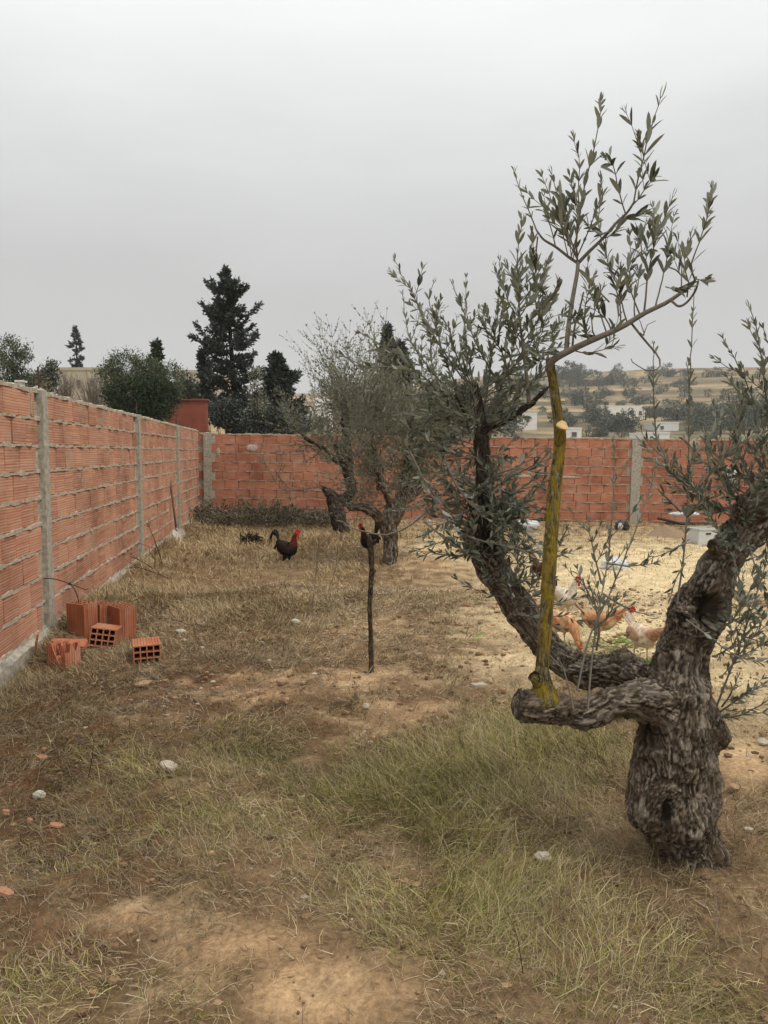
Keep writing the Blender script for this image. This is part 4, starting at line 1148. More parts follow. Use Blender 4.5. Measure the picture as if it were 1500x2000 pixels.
for k in range(44):
    t = random.uniform(.60, 1.0); p0 = limb_pt(limbs[7][0], t) + np.array([random.uniform(-.05, .05), random.uniform(-.02, .07), .03])
    d_ = unit(np.array([random.uniform(-1, .7), random.uniform(-.8, .5), random.uniform(-.3, 1.2)])); L_ = random.uniform(.16, .50)
    if t < .6: L_ *= .6
    shoot([p0, p0 + d_ * L_ * .5, p0 + d_ * L_ + np.array([0, 0, .05])], .0026, .001, .050, .028, .15, .5)
for k in range(12):
    p0 = P(1400 + random.uniform(0, 60), random.uniform(1210, 1400), D + random.uniform(-.1, .1))
    d_ = unit(np.array([random.uniform(.1, 1), random.uniform(-.6, .3), random.uniform(-.3, .9)])); L_ = random.uniform(.12, .3)
    shoot([p0, p0 + d_ * L_ * .5, p0 + d_ * L_ + np.array([0, 0, .02])], .0024, .001, .044, .026, .15, .4)

obj('twigs', twigs, M['twig'], oak, smooth=True)
lp = np.array([l[0] for l in leaves]); ld = np.array([l[1] for l in leaves]); ln_ = np.array([l[2] for l in leaves]); lz = np.array([l[3] for l in leaves])
qx, qy = proj(lp)
show = lz / np.maximum(lp[:, 1], .5) * np.sqrt(1 - np.clip(unit(ld)[:, 1] ** 2, 0, .95)) * ((qx > 5) & (qx < 1495) & (qy > 5)) * np.where(qy < 720, 1.25, 1.0)
order = np.argsort(-show); one = order[:300]; many = order[300:]
LM = []
for k, (w, bd) in enumerate(((.128, .10), (.145, .16), (.115, .05))):
    m_ = MB(); m_.add(*leaf_template(w, bd)); LM.append(m_.mesh('leaf', M['leaf'], True))
FR = frames(ld, ln_)
for k in one:
    ob = link('leaf', LM[k % 3], oak, lp[k])
    ob.rotation_euler = Matrix(FR[k].tolist()).to_euler(); ob.scale = (lz[k],) * 3
fm = MB(); scatter(fm, LEAF_BIG, lp[many], ld[many], ln_[many], lz[many])
tag(obj('foliage', fm, M['leaf'], oak, smooth=True), kind='stuff')
print('near olive leaves', len(leaves))

# ------------------------------------------------------------------ the two olive trees in the middle of the yard
def crown_shoots(starts, n, L, ll, tw, out, up=.5, spread=1.0, r=.0042, drop=.08, droop=.0, bias=(0, 0, 0), gap=.05):
    for k in range(n):
        p0 = starts[random.randrange(len(starts))]
        az = random.uniform(0, 2 * PI)
        d_ = unit(np.array([math.cos(az) * spread, math.sin(az) * spread, random.uniform(up - .7, up + .8)]) + np.array(bias))
        l_ = random.uniform(*L)
        shoot([p0, p0 + d_ * l_ * .5 + np.array([0, 0, .02]), p0 + d_ * l_ + np.array([random.uniform(-.1, .1), random.uniform(-.1, .1), droop * l_ + random.uniform(-.05, .15)])],
              r, .0016, ll, gap, .12, .5, 9, drop, False, .7, out, tw, (.12, .35))

def olive(label, limbs, shoots, voxel, mat, seed, base, leafmat='leaf_far'):
    root = thing('olive_tree', label, 'tree', (0, 0, 0))
    skin_tree('trunk', limbs, voxel, mat, root, lump=.03, furrow=.015, seed=seed, fscale=.55)
    tw = MB(); out = []
    for a in shoots: a(tw, out)
    obj('twigs', tw, M['twig'], root)
    m = MB()
    pos = np.array([l[0] for l in out]); dr = np.array([l[1] for l in out]); nr = np.array([l[2] for l in out]); sz = np.array([l[3] for l in out])
    scatter(m, LEAF_SMALL, pos, dr, nr, sz, 1.3)
    tag(obj('crown', m, M[leafmat], root), kind='stuff')
    print(label[:30], len(out))
    return root

TA = G(763, 1106)[1] + .15
A1 = PL([(762, 1125, TA, 19), (762, 1100, TA, 17), (762, 1060, TA, 15), (760, 1030, TA, 18), (762, 1008, TA, 16)])
A2 = PL([(752, 1025, TA, 15), (735, 1004, TA - .1, 12), (715, 992, TA - .2, 10), (690, 990, TA - .1, 9), (678, 985, TA, 7)])
A3 = PL([(770, 1015, TA, 15), (785, 975, TA + .2, 13), (793, 930, TA + .3, 12), (800, 890, TA + .3, 9), (798, 830, TA + .3, 7)])
A4 = PL([(765, 1010, TA + .1, 12), (760, 980, TA, 8), (745, 950, TA - .2, 6), (735, 910, TA - .3, 5), (728, 860, TA - .4, 4), (720, 800, TA - .4, 3)])
A5 = PL([(785, 985, TA + .3, 10), (812, 960, TA + .5, 11), (818, 920, TA + .6, 10), (822, 870, TA + .7, 7)])
A6 = PL([(738, 955, TA - .2, 5), (744, 930, TA - .2, 5), (746, 905, TA - .25, 4)])
stA = [limb_pt(A3[0], t) for t in np.linspace(.35, 1, 8)] + [limb_pt(A4[0], t) for t in np.linspace(.3, 1, 9)] * 2 + [limb_pt(A5[0], t) for t in np.linspace(.4, 1, 5)]
olive('grey leaved olive tree with a pale ringed trunk just behind the thin stake', [A1, A2, A3, A4, A5, A6],
      [lambda tw, out: crown_shoots(stA, 150, (.35, 1.0), .068, tw, out, up=.45, bias=(-.1, -.1, .1)),
       lambda tw, out: crown_shoots([limb_pt(A5[0], t) for t in (.5, .75, 1)] + [limb_pt(A3[0], t) for t in (.7, .85, 1)], 60, (.5, 1.5), .066, tw, out, up=.6, bias=(.35, -.1, .3)),
       lambda tw, out: crown_shoots([limb_pt(A2[0], t) for t in (.3, .6, .9)] + [limb_pt(A1[0], .95)], 26, (.25, .6), .055, tw, out, up=.3),
       lambda tw, out: crown_shoots([limb_pt(A4[0], 1), limb_pt(A4[0], .85), limb_pt(A3[0], 1)], 34, (.6, 1.7), .060, tw, out, up=1.0, spread=.9, bias=(.1, 0, .5))],
      .016, M['bark'], 31, None)
TB = G(668, 1042)[1] + .1
B1 = PL([(672, 1055, TB, 20), (668, 1040, TB, 16), (657, 1000, TB, 16), (650, 972, TB, 14), (636, 958, TB - .1, 6), (628, 950, TB - .15, 3)])
B2 = PL([(656, 985, TB, 12), (672, 975, TB + .1, 12), (688, 955, TB + .1, 10), (678, 920, TB + .1, 10), (665, 890, TB, 8), (655, 870, TB - .1, 5)])
B3 = PL([(684, 960, TB + .1, 10), (680, 900, TB + .3, 10), (676, 850, TB + .3, 9), (674, 810, TB + .3, 8), (678, 790, TB + .3, 5)])
B4 = PL([(658, 900, TB, 6), (630, 875, TB - .3, 4.5), (605, 862, TB - .5, 3.5), (585, 845, TB - .6, 2.5)])
stB = [limb_pt(B3[0], t) for t in np.linspace(.3, 1, 8)] * 2 + [limb_pt(B2[0], t) for t in np.linspace(.5, 1, 5)] + [limb_pt(B4[0], t) for t in np.linspace(.3, 1, 5)]
olive('silvery olive tree with a dark leaning trunk beside the brush heap', [B1, B2, B3, B4],
      [lambda tw, out: crown_shoots(stB, 150, (.4, 1.15), .074, tw, out, up=.4, bias=(-.15, 0, .1)),
       lambda tw, out: crown_shoots([limb_pt(B3[0], 1), limb_pt(B3[0], .8)], 50, (.5, 2.0), .066, tw, out, up=.9, spread=.95, bias=(.0, 0, .5)),
       lambda tw, out: [shoot([P(a, b, TB), P(c_, d_, TB - .1), P(e_, f_, TB - .2)], .012, .003, .06, .05, .2, .6, None, .1, False, .7, out, tw, (.2, .5))
                        for a, b, c_, d_, e_, f_ in ((630, 950, 600, 955, 570, 948), (660, 880, 600, 870, 575, 880), (640, 870, 600, 900, 590, 880), (628, 950, 560, 958, 530, 935), (560, 950, 545, 930, 552, 905), (540, 945, 520, 910, 500, 870))]],
      .018, M['bark_dark'], 41, None)

# thin stake
KB = G(725, 1313)
kp = np.array([KB + np.array([0, 0, -.1]), KB + np.array([.0, 0, .05]), P(724, 1240, KB[1]), P(722, 1180, KB[1] - .01), P(726, 1120, KB[1] - .02), P(724, 1070, KB[1] - .02), P(720, 1048, KB[1] - .03)])
kr = np.array([6.2, 6.2, 5.4, 5.6, 5.6, 6.8, 5.2]) * KB[1] / FPX
st_ = thing('stake', 'thin crooked bark covered stake standing upright in bare soil near the yard centre', 'stake', (0, 0, 0))
skin_tree('pole', [(kp, kr), (np.array([kp[4], kp[4] + np.array([.02, -.01, .02])]), np.array([.02, .016])), (np.array([kp[5], kp[5] + np.array([.035, -.02, .06])]), np.array([.018, .010]))], .006, M['wood_dark'], st_, lump=.004, furrow=.003, seed=51, fscale=2)

# ------------------------------------------------------------------ trees beyond the walls
def sprays(m, pos, dirs, size, col=None, jit=.6):
    nr = np.random.normal(0, 1, (len(pos), 3))
    scatter(m, LEAF_SMALL, pos, unit(dirs + np.random.normal(0, jit, dirs.shape)), nr, size * np.random.uniform(.6, 1.3, len(pos)), 1.6)

def conifer(label, px_, top, bot, Y_, halfw, lean=0, n=60, dens=1.0, profile=None, gaps=.0, group='conifers beyond the walls', seed=0, cat='tree', droop=-.25, spraylen=.22, mat='conifer', base=None, upturn=0.0):
    r = np.random.default_rng(seed); np.random.seed(seed + 5)
    b = at(px_, bot, Y_) if base is None else base
    tp = P(px_ + lean, top, Y_); H_ = tp[2] - b[2]; s_ = Y_ / FPX
    root = thing('conifer_tree', label, cat, b, 0, group)
    tr = MB()
    path = smoothpath(np.array([[0, 0, -.3], [lean * s_ * .2, 0, H_ * .3], [lean * s_ * .6, 0, H_ * .7], [lean * s_, 0, H_ * .985]]), 14)
    tr.tube(path, np.linspace(H_ * .022, H_ * .003, 14), 8)
    obj('trunk', tr, M['bark_dark'], root, smooth=True)
    br = MB(); pos = []; dr = []; zz_top = P(px_, top, Y_)[2]
    zlow = P(px_, bot, Y_)[2] - b[2]
    prof = profile or (lambda t: (1 - t) ** .8)
    for k in range(n):
        t = ((k + r.random()) / n) ** .9
        if r.random() < gaps: continue
        z = zlow + (H_ - zlow) * t * .98
        az = r.uniform(0, 2 * PI)
        R_ = max(.12, halfw * s_ * prof(t) * r.uniform(.42, 1.25))
        c_ = limb_pt(path, z / H_ if z < H_ else 1)
        L_ = R_
        e_ = np.array([math.cos(az), math.sin(az), 0])
        pts = np.array([[0, 0, 0], e_ * L_ * .5 + [0, 0, L_ * droop * .2], e_ * L_ + [0, 0, L_ * ((-droop * .3 if t > .5 else droop * .5) + upturn)]]) + c_
        pp = smoothpath(pts, 6)
        br.tube(pp, np.linspace(max(.012, L_ * .022), .006, 6), 4, cap=False)
        m_ = max(10, int(L_ * 60 * dens))
        u = r.uniform(.10, 1.0, m_) ** .62
        idx = u * 5; i_ = np.minimum(idx.astype(int), 4); f = (idx - i_)[:, None]
        q = pp[i_] * (1 - f) + pp[i_ + 1] * f
        side = np.cross(e_, [0, 0, 1.])
        wv = (r.normal(0, .12, m_) * L_ * (1.1 - u * .8))[:, None]
        q = q + side * wv + np.stack([r.normal(0, .03, m_), r.normal(0, .03, m_), r.normal(0.02, .05, m_) * (.5 + L_ * .4)], 1)
        pos.append(q); dr.append(np.tile(e_, (m_, 1)) * .8 + side * np.sign(wv) * .5 + np.array([0, 0, .30]))
    obj('branches', br, M['bark_dark'], root)
    m = MB(); pos = np.concatenate(pos); dr = np.concatenate(dr)
    k_ = int(14 * dens)
    tip = limb_pt(path, 1) + np.stack([r.normal(0, .03, k_), r.normal(0, .03, k_), r.uniform(-.45, .02, k_)], 1)
    pos = np.concatenate([pos, tip]); dr = np.concatenate([dr, np.tile([0, 0, 1.], (k_, 1))])
    sprays(m, pos, unit(dr), spraylen)
    tag(obj('crown', m, M[mat], root), kind='stuff')
    return root

def tiered(t):
    return (1 - t) ** .62 * (.78 + .30 * math.sin(t * 34) + .12 * math.sin(t * 13 + 1)) * (1.0 if t < .9 else .8)
conifer('tallest dark conifer with ragged tiers rising above the far left corner of the yard', 462, 516, 835, 30, 62, lean=-18, n=190, dens=3.2, profile=lambda t: float(np.interp(t, [0, .1, .3, .58, .74, .86, .93, 1], [.4, .7, 1.0, .98, .74, .45, .22, .04])) * (.80 + .28 * math.sin(t * 40) + .12 * math.sin(t * 17)), seed=3, spraylen=.15, upturn=.30)
conifer('small dark conifer just left of the tallest conifer', 404, 680, 815, 33, 20, lean=-3, n=90, dens=1.6, profile=lambda t: (1 - t) ** .6, seed=4, spraylen=.24)
conifer('dark drooping conifer right of the tallest conifer, its boughs reaching low over the rear wall', 548, 688, 850, 28, 80, lean=-8, n=190, dens=2.6, upturn=.15, profile=lambda t: (1 - t) ** .75 * (.85 + .25 * math.sin(t * 21)), seed=6, droop=-.05, spraylen=.17)
conifer('sparse pointed conifer standing alone above the beige building', 152, 636, 765, 76, 30, n=70, dens=1.0, upturn=-.1, profile=lambda t: (1 - t) ** .75 * (.7 + .45 * math.sin(t * 30)), seed=8, spraylen=.34)
conifer('pointed conifer poking out behind the dark round bush', 306, 664, 790, 36, 26, lean=2, n=90, dens=1.5, profile=lambda t: (1 - t) ** .8, seed=9, mat='bush_dark')
conifer('slender grey cypress showing above the middle olive trees', 757, 632, 845, 42, 22, lean=-2, n=130, dens=2.0, profile=lambda t: min(1, (1 - t) * 2.2) ** .8 * .8, seed=10, spraylen=.3)
conifer('darker broad cypress next to the slender grey one', 778, 664, 845, 38, 24, n=130, dens=2.2, profile=lambda t: min(1, (1 - t) * 3) ** .6, seed=11, spraylen=.28)
conifer('low dark conifer behind the fan of thin olive shoots', 905, 752, 850, 60, 38, n=80, dens=1.0, profile=lambda t: (1 - t) ** .7, seed=12, spraylen=.4)
conifer('dark pointed conifer behind the wall between the two middle olives and the mossy shoot', 845, 745, 850, 52, 22, n=80, dens=1.3, profile=lambda t: (1 - t) ** .7, seed=13, spraylen=.36)

def bush(label, lobes, Y_, n, leaf, mat, group=None, name='bush', bot=None, cat='bush', seed=0, open_=.0, stems=5, dY=1.0, wide=1.8, base_px=None):
    """lobes: (px, py, rx px, ry px, dy m); leaf clumps through each lobe"""
    r = np.random.default_rng(seed); np.random.seed(seed + 9)
    cx = np.mean([l[0] for l in lobes]) if base_px is None else base_px
    b = at(cx, bot or 850, Y_)
    root = thing(name, label, cat, b, 0, group)
    m = MB(); s_ = Y_ / FPX; tot = sum(l[2] * l[3] for l in lobes); st = MB()
    for (lx, ly, rx, ry, dy) in lobes:
        k = int(n * lx / lx * l_share(rx, ry, tot))
        c_ = P(lx, ly, Y_ + dy) - b
        nc = max(8, k // 26)
        dv = unit(r.normal(0, 1, (nc, 3))) * (r.uniform(.25, 1.0, (nc, 1)) ** .5)
        dv *= (1 + .22 * (r.random((nc, 1)) - .5))
        cc_ = c_ + dv * np.array([rx * s_, min(rx, ry) * s_ * dY, ry * s_])
        cr = .16 * math.sqrt(rx * ry) * s_ + leaf
        pos = np.repeat(cc_, 26, 0) + r.normal(0, 1, (nc * 26, 3)) * cr * .55
        pos = pos[r.random(len(pos)) > open_]
        dr = unit(pos - c_ + np.array([0, 0, .25 * ry * s_]))
        sprays(m, pos, dr, leaf, jit=.7)
        for q in range(stems):
            e_ = cc_[r.integers(nc)]
            pp = smoothpath(np.array([[r.normal(0, .06), r.normal(0, .06), -.2], (e_ * .45) + r.normal(0, .08, 3) * rx * s_ * .5, e_]), 8)
            st.tube(pp, np.linspace(.035, .008, 8) * min(1.4, ry * s_), 5, cap=False)
    if st.n: obj('trunk', st, M['bark_dark'], root)
    tag(obj('crown', m, M[mat], root), kind='stuff')
    return root
def l_share(rx, ry, tot): return rx * ry / tot

bush('large dense dark green bush bulging over the left wall', [(252, 772, 44, 34, 0), (305, 778, 40, 40, .3), (228, 772, 22, 28, .2), (282, 755, 30, 20, .4), (330, 772, 20, 26, .6), (280, 800, 56, 30, 0)], 23, 24000, .075, 'bush_dark', seed=1, bot=830)
bush('lighter feathery green bush rising behind the large dark bush', [(244, 715, 34, 30, 0), (215, 735, 26, 26, 0), (282, 718, 26, 24, .4), (300, 740, 26, 34, .5), (334, 742, 24, 34, .6)], 27, 12000, .085, 'bush_light', seed=2, open_=.15, bot=820)
bush('tall thin leaved tree at the far left edge, above the left wall', [(18, 690, 22, 30, 0), (38, 705, 16, 26, .2), (8, 725, 26, 36, 0), (52, 690, 9, 18, 0), (35, 740, 30, 22, .3), (22, 662, 7, 14, 0)], 29, 6500, .10, 'bush_light', seed=3, open_=.3, name='broadleaf_tree', cat='tree', bot=820)
bush('small dark shrub between the thin leaved tree and the pointed conifer', [(98, 724, 13, 15, 0), (88, 745, 18, 20, .3)], 40, 2400, .16, 'hill_bush', seed=4, bot=800)
bush('brownish low shrub behind the first concrete post', [(92, 768, 22, 12, 0), (60, 752, 30, 18, .4)], 34, 1600, .16, 'brush', seed=5, bot=810)
bush('pale olive bush in front of the drooping conifer by the rear wall', [(502, 742, 13, 24, 0), (496, 768, 13, 20, .2), (508, 790, 14, 22, .3)], 22, 1300, .08, 'leaf_far', seed=6, open_=.25, bot=850)
bush('grey green bush between the small conifer and the red brick wall', [(372, 752, 20, 22, 0), (360, 765, 18, 16, .3), (384, 770, 16, 18, .2)], 34, 1900, .16, 'hill_bush', seed=7, bot=810)
bush('very dark shrub under the tallest conifer, on the rubble bank', [(448, 808, 32, 22, 0), (424, 806, 12, 16, .3)], 27, 2400, .13, 'conifer', seed=8, bot=840)
bush('dark evergreen shrub hanging low behind the rear wall below the drooping conifer', [(540, 820, 52, 26, 0), (500, 820, 30, 26, .2)], 26, 3000, .13, 'conifer', seed=9, bot=850)
for k, (x_, y_, rx, ry, Y_, mt) in enumerate(((800, 800, 44, 46, 34, 'leaf_far'), (870, 812, 46, 38, 46, 'hill_bush'), (720, 810, 40, 36, 34, 'bush_light'), (960, 805, 26, 32, 60, 'conifer'), (930, 822, 34, 24, 48, 'hill_bush'))):
    bush(('grey olive coloured tree behind the middle olives, right of the slender cypress', 'dull green bushy tree behind the fan of thin shoots', 'yellowish green bush behind the silvery olive crown', 'dark bush by the small white house, left of the mossy shoot', 'low dull bush just above the rear wall left of the mossy shoot')[k],
         [(x_, y_, rx, ry, 0), (x_ - rx * .5, y_ + 10, rx * .6, ry * .7, .5), (x_ + rx * .5, y_ + 12, rx * .6, ry * .7, .5)], Y_, 2600, .2, mt, seed=20 + k, bot=860)

# bare shrubs in front of the beige building
for k, (x_, lab) in enumerate(((128, 'leafless grey shrub in front of the left half of the beige building'), (182, 'leafless twiggy shrub in front of the right end of the beige building'), (742, 'leafless thin tree poking above the middle olives'))):
    Y_ = (42, 40, 20)[k]; r = np.random.default_rng(70 + k)
    b = at(x_, 800, Y_); root = thing('bare_shrub', lab, 'shrub', b, 0, 'leafless shrubs')
    m = MB(); s_ = Y_ / FPX
    top = (722, 722, 625)[k]; wd = (26, 34, 30)[k]
    hz = P(x_, top, Y_)[2] - b[2]
    for q in range((80, 90, 22)[k]):
        e_ = np.array([r.normal(0, wd * s_ * .55), r.normal(0, wd * s_ * .5), hz * r.uniform(.55, 1.0)])
        pp = smoothpath(np.array([[e_[0] * .2, e_[1] * .2, 0], e_ * [.55, .55, .5] + r.normal(0, .05, 3), e_]), 8)
        m.tube(pp, np.linspace(.022, .005, 8) * (1 if k < 2 else .6), 4, cap=False)
        for w in range(3):
            p0 = pp[r.integers(3, 7)]; m.tube([p0, p0 + np.array([r.normal(0, .22), r.normal(0, .22), r.uniform(.15, .5)])], [.008, .003], 4, cap=False)
    obj('branches', m, M['bare_twig'], root)

# ------------------------------------------------------------------ buildings
def building(label, x0, x1, ytop, ybot, Y_, depth, mat, wins=(), roof='frame', parapet=.25, name='house', cat='house', group=None, yaw=0, step=None):
    a = P(x0, ytop, Y_); b = P(x1, ytop, Y_)
    zb = min(P(x0, ybot, Y_)[2], float(Ho((a[0] + b[0]) / 2, Y_))) - .5
    w = b[0] - a[0]; h = a[2] - zb
    root = thing(name, label, cat, ((a[0] + b[0]) / 2, Y_, zb), R(yaw), group)
    m = MB(); m.box((0, depth / 2, h / 2), (w, depth, h))
    if step: m.box((w * step[0], depth * .5, h + step[1] / 2), (w * step[2], depth * .6, step[1]))
    obj('wall', m, mat, root)
    p = MB(); t_ = max(.15, w * .012)
    for c_, s_ in (((0, t_ / 2 - .05, 0), (w + .12, t_, parapet)), ((0, depth - t_ / 2 + .05, 0), (w + .12, t_, parapet)), ((-w / 2 + t_ / 2 - .05, depth / 2, 0), (t_, depth - t_ * 2 + .09, parapet)), ((w / 2 - t_ / 2 + .05, depth / 2, 0), (t_, depth - t_ * 2 + .09, parapet))):
        p.box((c_[0], c_[1], h + parapet / 2 - .02), s_)
    obj('parapet', p, mat, root)
    for (wx0, wx1, wy0, wy1) in wins:
        A_ = P(wx0, wy0, Y_); B_ = P(wx1, wy1, Y_)
        cx = (A_[0] + B_[0]) / 2 - root.location.x; cz = (A_[2] + B_[2]) / 2 - zb; ww = B_[0] - A_[0]; hh = A_[2] - B_[2]
        fr_ = MB(); f_ = ww * .08 + .02
        for c_, s_ in (((0, 0, hh / 2), (ww + f_, .14, f_)), ((0, 0, -hh / 2), (ww + f_, .14, f_)), ((-ww / 2, 0, 0), (f_, .138, hh - f_)), ((ww / 2, 0, 0), (f_, .138, hh - f_))): fr_.box(c_, s_)
        fo = obj('window', fr_, M['frame'], root, loc=(cx, -.02, cz))
        g_ = MB(); g_.box((0, .01, 0), (ww - f_, .09, hh - f_)); obj('pane', g_, M['pane'], fo)
    return root

building('long low beige building on the left hill behind the leafless shrubs', 112, 200, 723, 782, 64, 9, M['beige_wall'], [(150, 158, 742, 755), (176, 184, 742, 755)], name='building', cat='building')
building('beige building end showing between the dark bush and the small conifer', 340, 398, 728, 785, 66, 9, M['beige_wall'], [(352, 358, 745, 755)], name='building', cat='building', yaw=-6)
building('long white flat roofed house in the valley right of the mossy shoot', 1176, 1260, 794, 826, 185, 9, M['white_wall'], [(1186, 1191, 803, 812), (1204, 1209, 806, 814), (1232, 1238, 803, 810), (1248, 1253, 803, 810)])
building('grey flat roofed open shed left of the long white house', 1113, 1147, 806, 824, 180, 8, M['grey_wall'], [(1118, 1140, 812, 818)])
building('small white house with a dark doorway just above the rear wall', 1105, 1136, 838, 858, 120, 6, M['white_wall'], [(1117, 1126, 844, 853)])
building('little white house half hidden left of the mossy shoot', 1021, 1049, 808, 830, 150, 6, M['white_wall'], [(1028, 1034, 814, 824)])
building('white strip roofed house right of the leaning olive twigs', 1280, 1326, 827, 842, 140, 6, M['white_wall'], [(1290, 1296, 832, 838)])
building('low white house touching the top of the rear wall right of the second post', 1256, 1308, 847, 862, 110, 6, M['white_wall'], [(1270, 1275, 852, 857)])
building('tiny white house on the skyline left of the mossy shoot', 963, 984, 741, 752, 330, 10, M['white_wall'], [(971, 976, 744, 749)])
building('small beige house on the skyline touching the mossy shoot', 1056, 1072, 732, 750, 330, 10, M['beige_wall'], [(1060, 1064, 738, 744)])
building('small pale house with a reddish upper storey among the valley trees', 1348, 1386, 806, 822, 200, 8, M['beige_wall'], [(1352, 1357, 810, 816)], step=(-.1, 1.6, .5))
building('cream wall house beside the long white house, lower down', 1228, 1246, 822, 846, 150, 6, M['beige_wall'], [(1233, 1238, 828, 836)])
building('white stepped house seen left of the silvery olive crown', 596, 640, 800, 850, 80, 8, M['white_wall'], [(603, 608, 812, 822), (622, 628, 812, 822)], step=(.12, 1.4, .6))
q = building('plain red brick wall standing on the rubble bank beyond the corner', 322, 402, 781, 826, 25.2, .3, M['red_wall'], name='brick_wall', cat='brick wall', parapet=.05)
for k, (x0, x1, t_, b_) in enumerate(((33, 42, 745, 772), (21, 28, 755, 775))):
    building(('white cube like block topmost behind the left wall', 'low white block beside the white cube, above the left wall')[k], x0, x1, t_, b_, 26 + k, .25, M['white_wall'], name='stone_block', cat='block', parapet=.06)

# rubble bank with loose stones beyond the corner
rb_ = MB(); r = np.random.default_rng(5)
for k in range(900):
    x_ = r.uniform(300, 485); Y_ = r.uniform(23, 28)
    q = P(x_, 835, Y_); z_ = float(Ho(q[0], Y_)); s_ = r.uniform(.04, .16)
    z_ += .75 * math.exp(-((Y_ - 26) / 1.6) ** 2)
    rot = Matrix.Rotation(r.uniform(0, 3), 3, 'Z') @ Matrix.Rotation(r.uniform(-.5, .5), 3, 'X')
    rb_.box((q[0], Y_, z_), (s_ * r.uniform(.8, 2.2), s_, s_ * .6), np.array(rot), np.array([.20, .145, .10]) * r.uniform(.45, 1.5))
u_ = np.linspace(295, 490, 40); v_ = np.linspace(21.5, 30, 18)
Vb = []
for Y_ in v_:
    for x_ in u_:
        q = P(x_, 835, Y_); Vb.append([q[0], Y_, float(Ho(q[0], Y_)) - .05 + (.75 * math.exp(-((Y_ - 26) / 1.6) ** 2)) + .12 * float(n2(np.array(q[0]), np.array(Y_), 1.5))])
rb_.add(Vb, [[j_ * 40 + i_, j_ * 40 + i_ + 1, (j_ + 1) * 40 + i_ + 1, (j_ + 1) * 40 + i_] for j_ in range(17) for i_ in range(39)], None, np.array([.13, .095, .065]))
tag(obj('rubble', rb_, M['clod']), 'brown bank of stony rubble under the red wall', kind='stuff')

# ------------------------------------------------------------------ far hillside: bushes and trees
def far_bush(seed, flat):
    r = np.random.default_rng(seed); np.random.seed(seed)
    m = MB(); nc = 40
    dv = unit(r.normal(0, 1, (nc, 3))) * r.uniform(.3, 1, (nc, 1)) ** .5
    cc_ = dv * np.array([1, 1, flat]) + np.array([0, 0, flat * .9])
    pos = np.repeat(cc_, 14, 0) + r.normal(0, .13, (nc * 14, 3))
    pos[:, 2] = np.maximum(pos[:, 2], 0)
    sprays(m, pos, unit(pos - np.array([0, 0, flat * .7])), .22, jit=.8)
    t_ = MB(); t_.tube([[0, 0, -.3], [.05, .03, flat * .6], [.1, 0, flat]], [.10, .08, .04], 5)
    return m.mesh('crown', M['hill_bush']), t_.mesh('trunk', M['bark_dark'])
FB = [far_bush(200 + k, (.75, .9, .62, 1.1)[k]) for k in range(4)]
protos = []
def hill_plant(x, y, size, k, label, group, name='tree'):
    root = thing(name, label, 'tree' if 'tree' in name else 'bush', (x, y, float(Ho(x, y))), random.uniform(0, 6.28), group)
    s_ = size
    c_ = link('crown', FB[k][0], root); t_ = link('trunk', FB[k][1], root)
    c_['kind'] = 'stuff'
    root.scale = (s_ * random.uniform(.9, 1.3), s_ * random.uniform(.9, 1.2), s_ * random.uniform(.85, 1.1))
r = np.random.default_rng(17); random.seed(4)
_Yg = np.concatenate([np.arange(60, 200, 2.), np.arange(200, 425, 3.)])
def foot(px_, py_):
    """where, along the line of sight over px_, the open hillside appears at height py_"""
    X_ = (px_ - 750) / FPX * _Yg; z_ = Ho(X_, _Yg)
    pyy = proj(np.stack([X_, _Yg, z_], -1))[1]
    i_ = np.where(pyy <= py_)[0]
    k_ = i_[0] if len(i_) else len(_Yg) - 1
    return X_[k_], _Yg[k_]
def plants(n, px0_, px1_, py0_, py1_, h0, h1, label, group, name):
    for k in range(n):
        px_ = r.uniform(px0_, px1_); py_ = r.uniform(py0_, py1_)
        x_, y_ = foot(px_, py_)
        hill_plant(x_, y_, r.uniform(h0, h1) * y_ / FPX / 1.5, r.integers(4), label, group, name)
L_ = 'trees along the skyline'
plants(13, 1068, 1140, 738, 743, 17, 25, 'rounded grey green tree in the thick clump on the skyline right of the mossy shoot', L_, 'hill_tree')
plants(24, 1140, 1500, 731, 739, 10, 18, 'small grey green tree dotted along the skyline towards the right edge', L_, 'hill_tree')
plants(16, 940, 1066, 746, 756, 10, 18, 'grey tree on the skyline left of the mossy shoot', L_, 'hill_tree')
plants(12, 600, 940, 758, 770, 8, 14, 'faint tree on the skyline behind the middle olives', L_, 'hill_tree')
L_ = 'bushes on the golden terraces'
plants(26, 1070, 1245, 748, 758, 10, 18, 'dark bush in the thick hedge row just below the skyline trees', L_, 'hill_bush')
plants(14, 1245, 1500, 748, 762, 7, 13, 'grey bush on the upper golden terrace towards the right edge', L_, 'hill_bush')
plants(20, 1090, 1240, 768, 779, 8, 15, 'dark bush in the second terrace row above the long white house', L_, 'hill_bush')
plants(5, 1118, 1155, 786, 795, 16, 24, 'large dark round bush left above the long white house', L_, 'hill_bush')
plants(10, 1155, 1215, 790, 794, 6, 11, 'low dark bush in the row directly above the long white house', L_, 'hill_bush')
plants(4, 1228, 1256, 786, 793, 14, 20, 'dark round bush right above the end of the long white house', L_, 'hill_bush')
plants(44, 1250, 1500, 764, 800, 6, 16, 'grey green bush on the lower golden terraces towards the right edge', L_, 'hill_bush')
plants(20, 980, 1075, 765, 806, 7, 16, 'grey bush on the golden slope left of the mossy shoot', L_, 'hill_bush')
L_ = 'trees among the houses in the valley'
plants(8, 1146, 1176, 820, 844, 20, 34, 'dark tree between the grey shed and the long white house', L_, 'valley_tree')
plants(8, 1190, 1226, 838, 846, 26, 36, 'dark green tree standing in front of the long white house', L_, 'valley_tree')
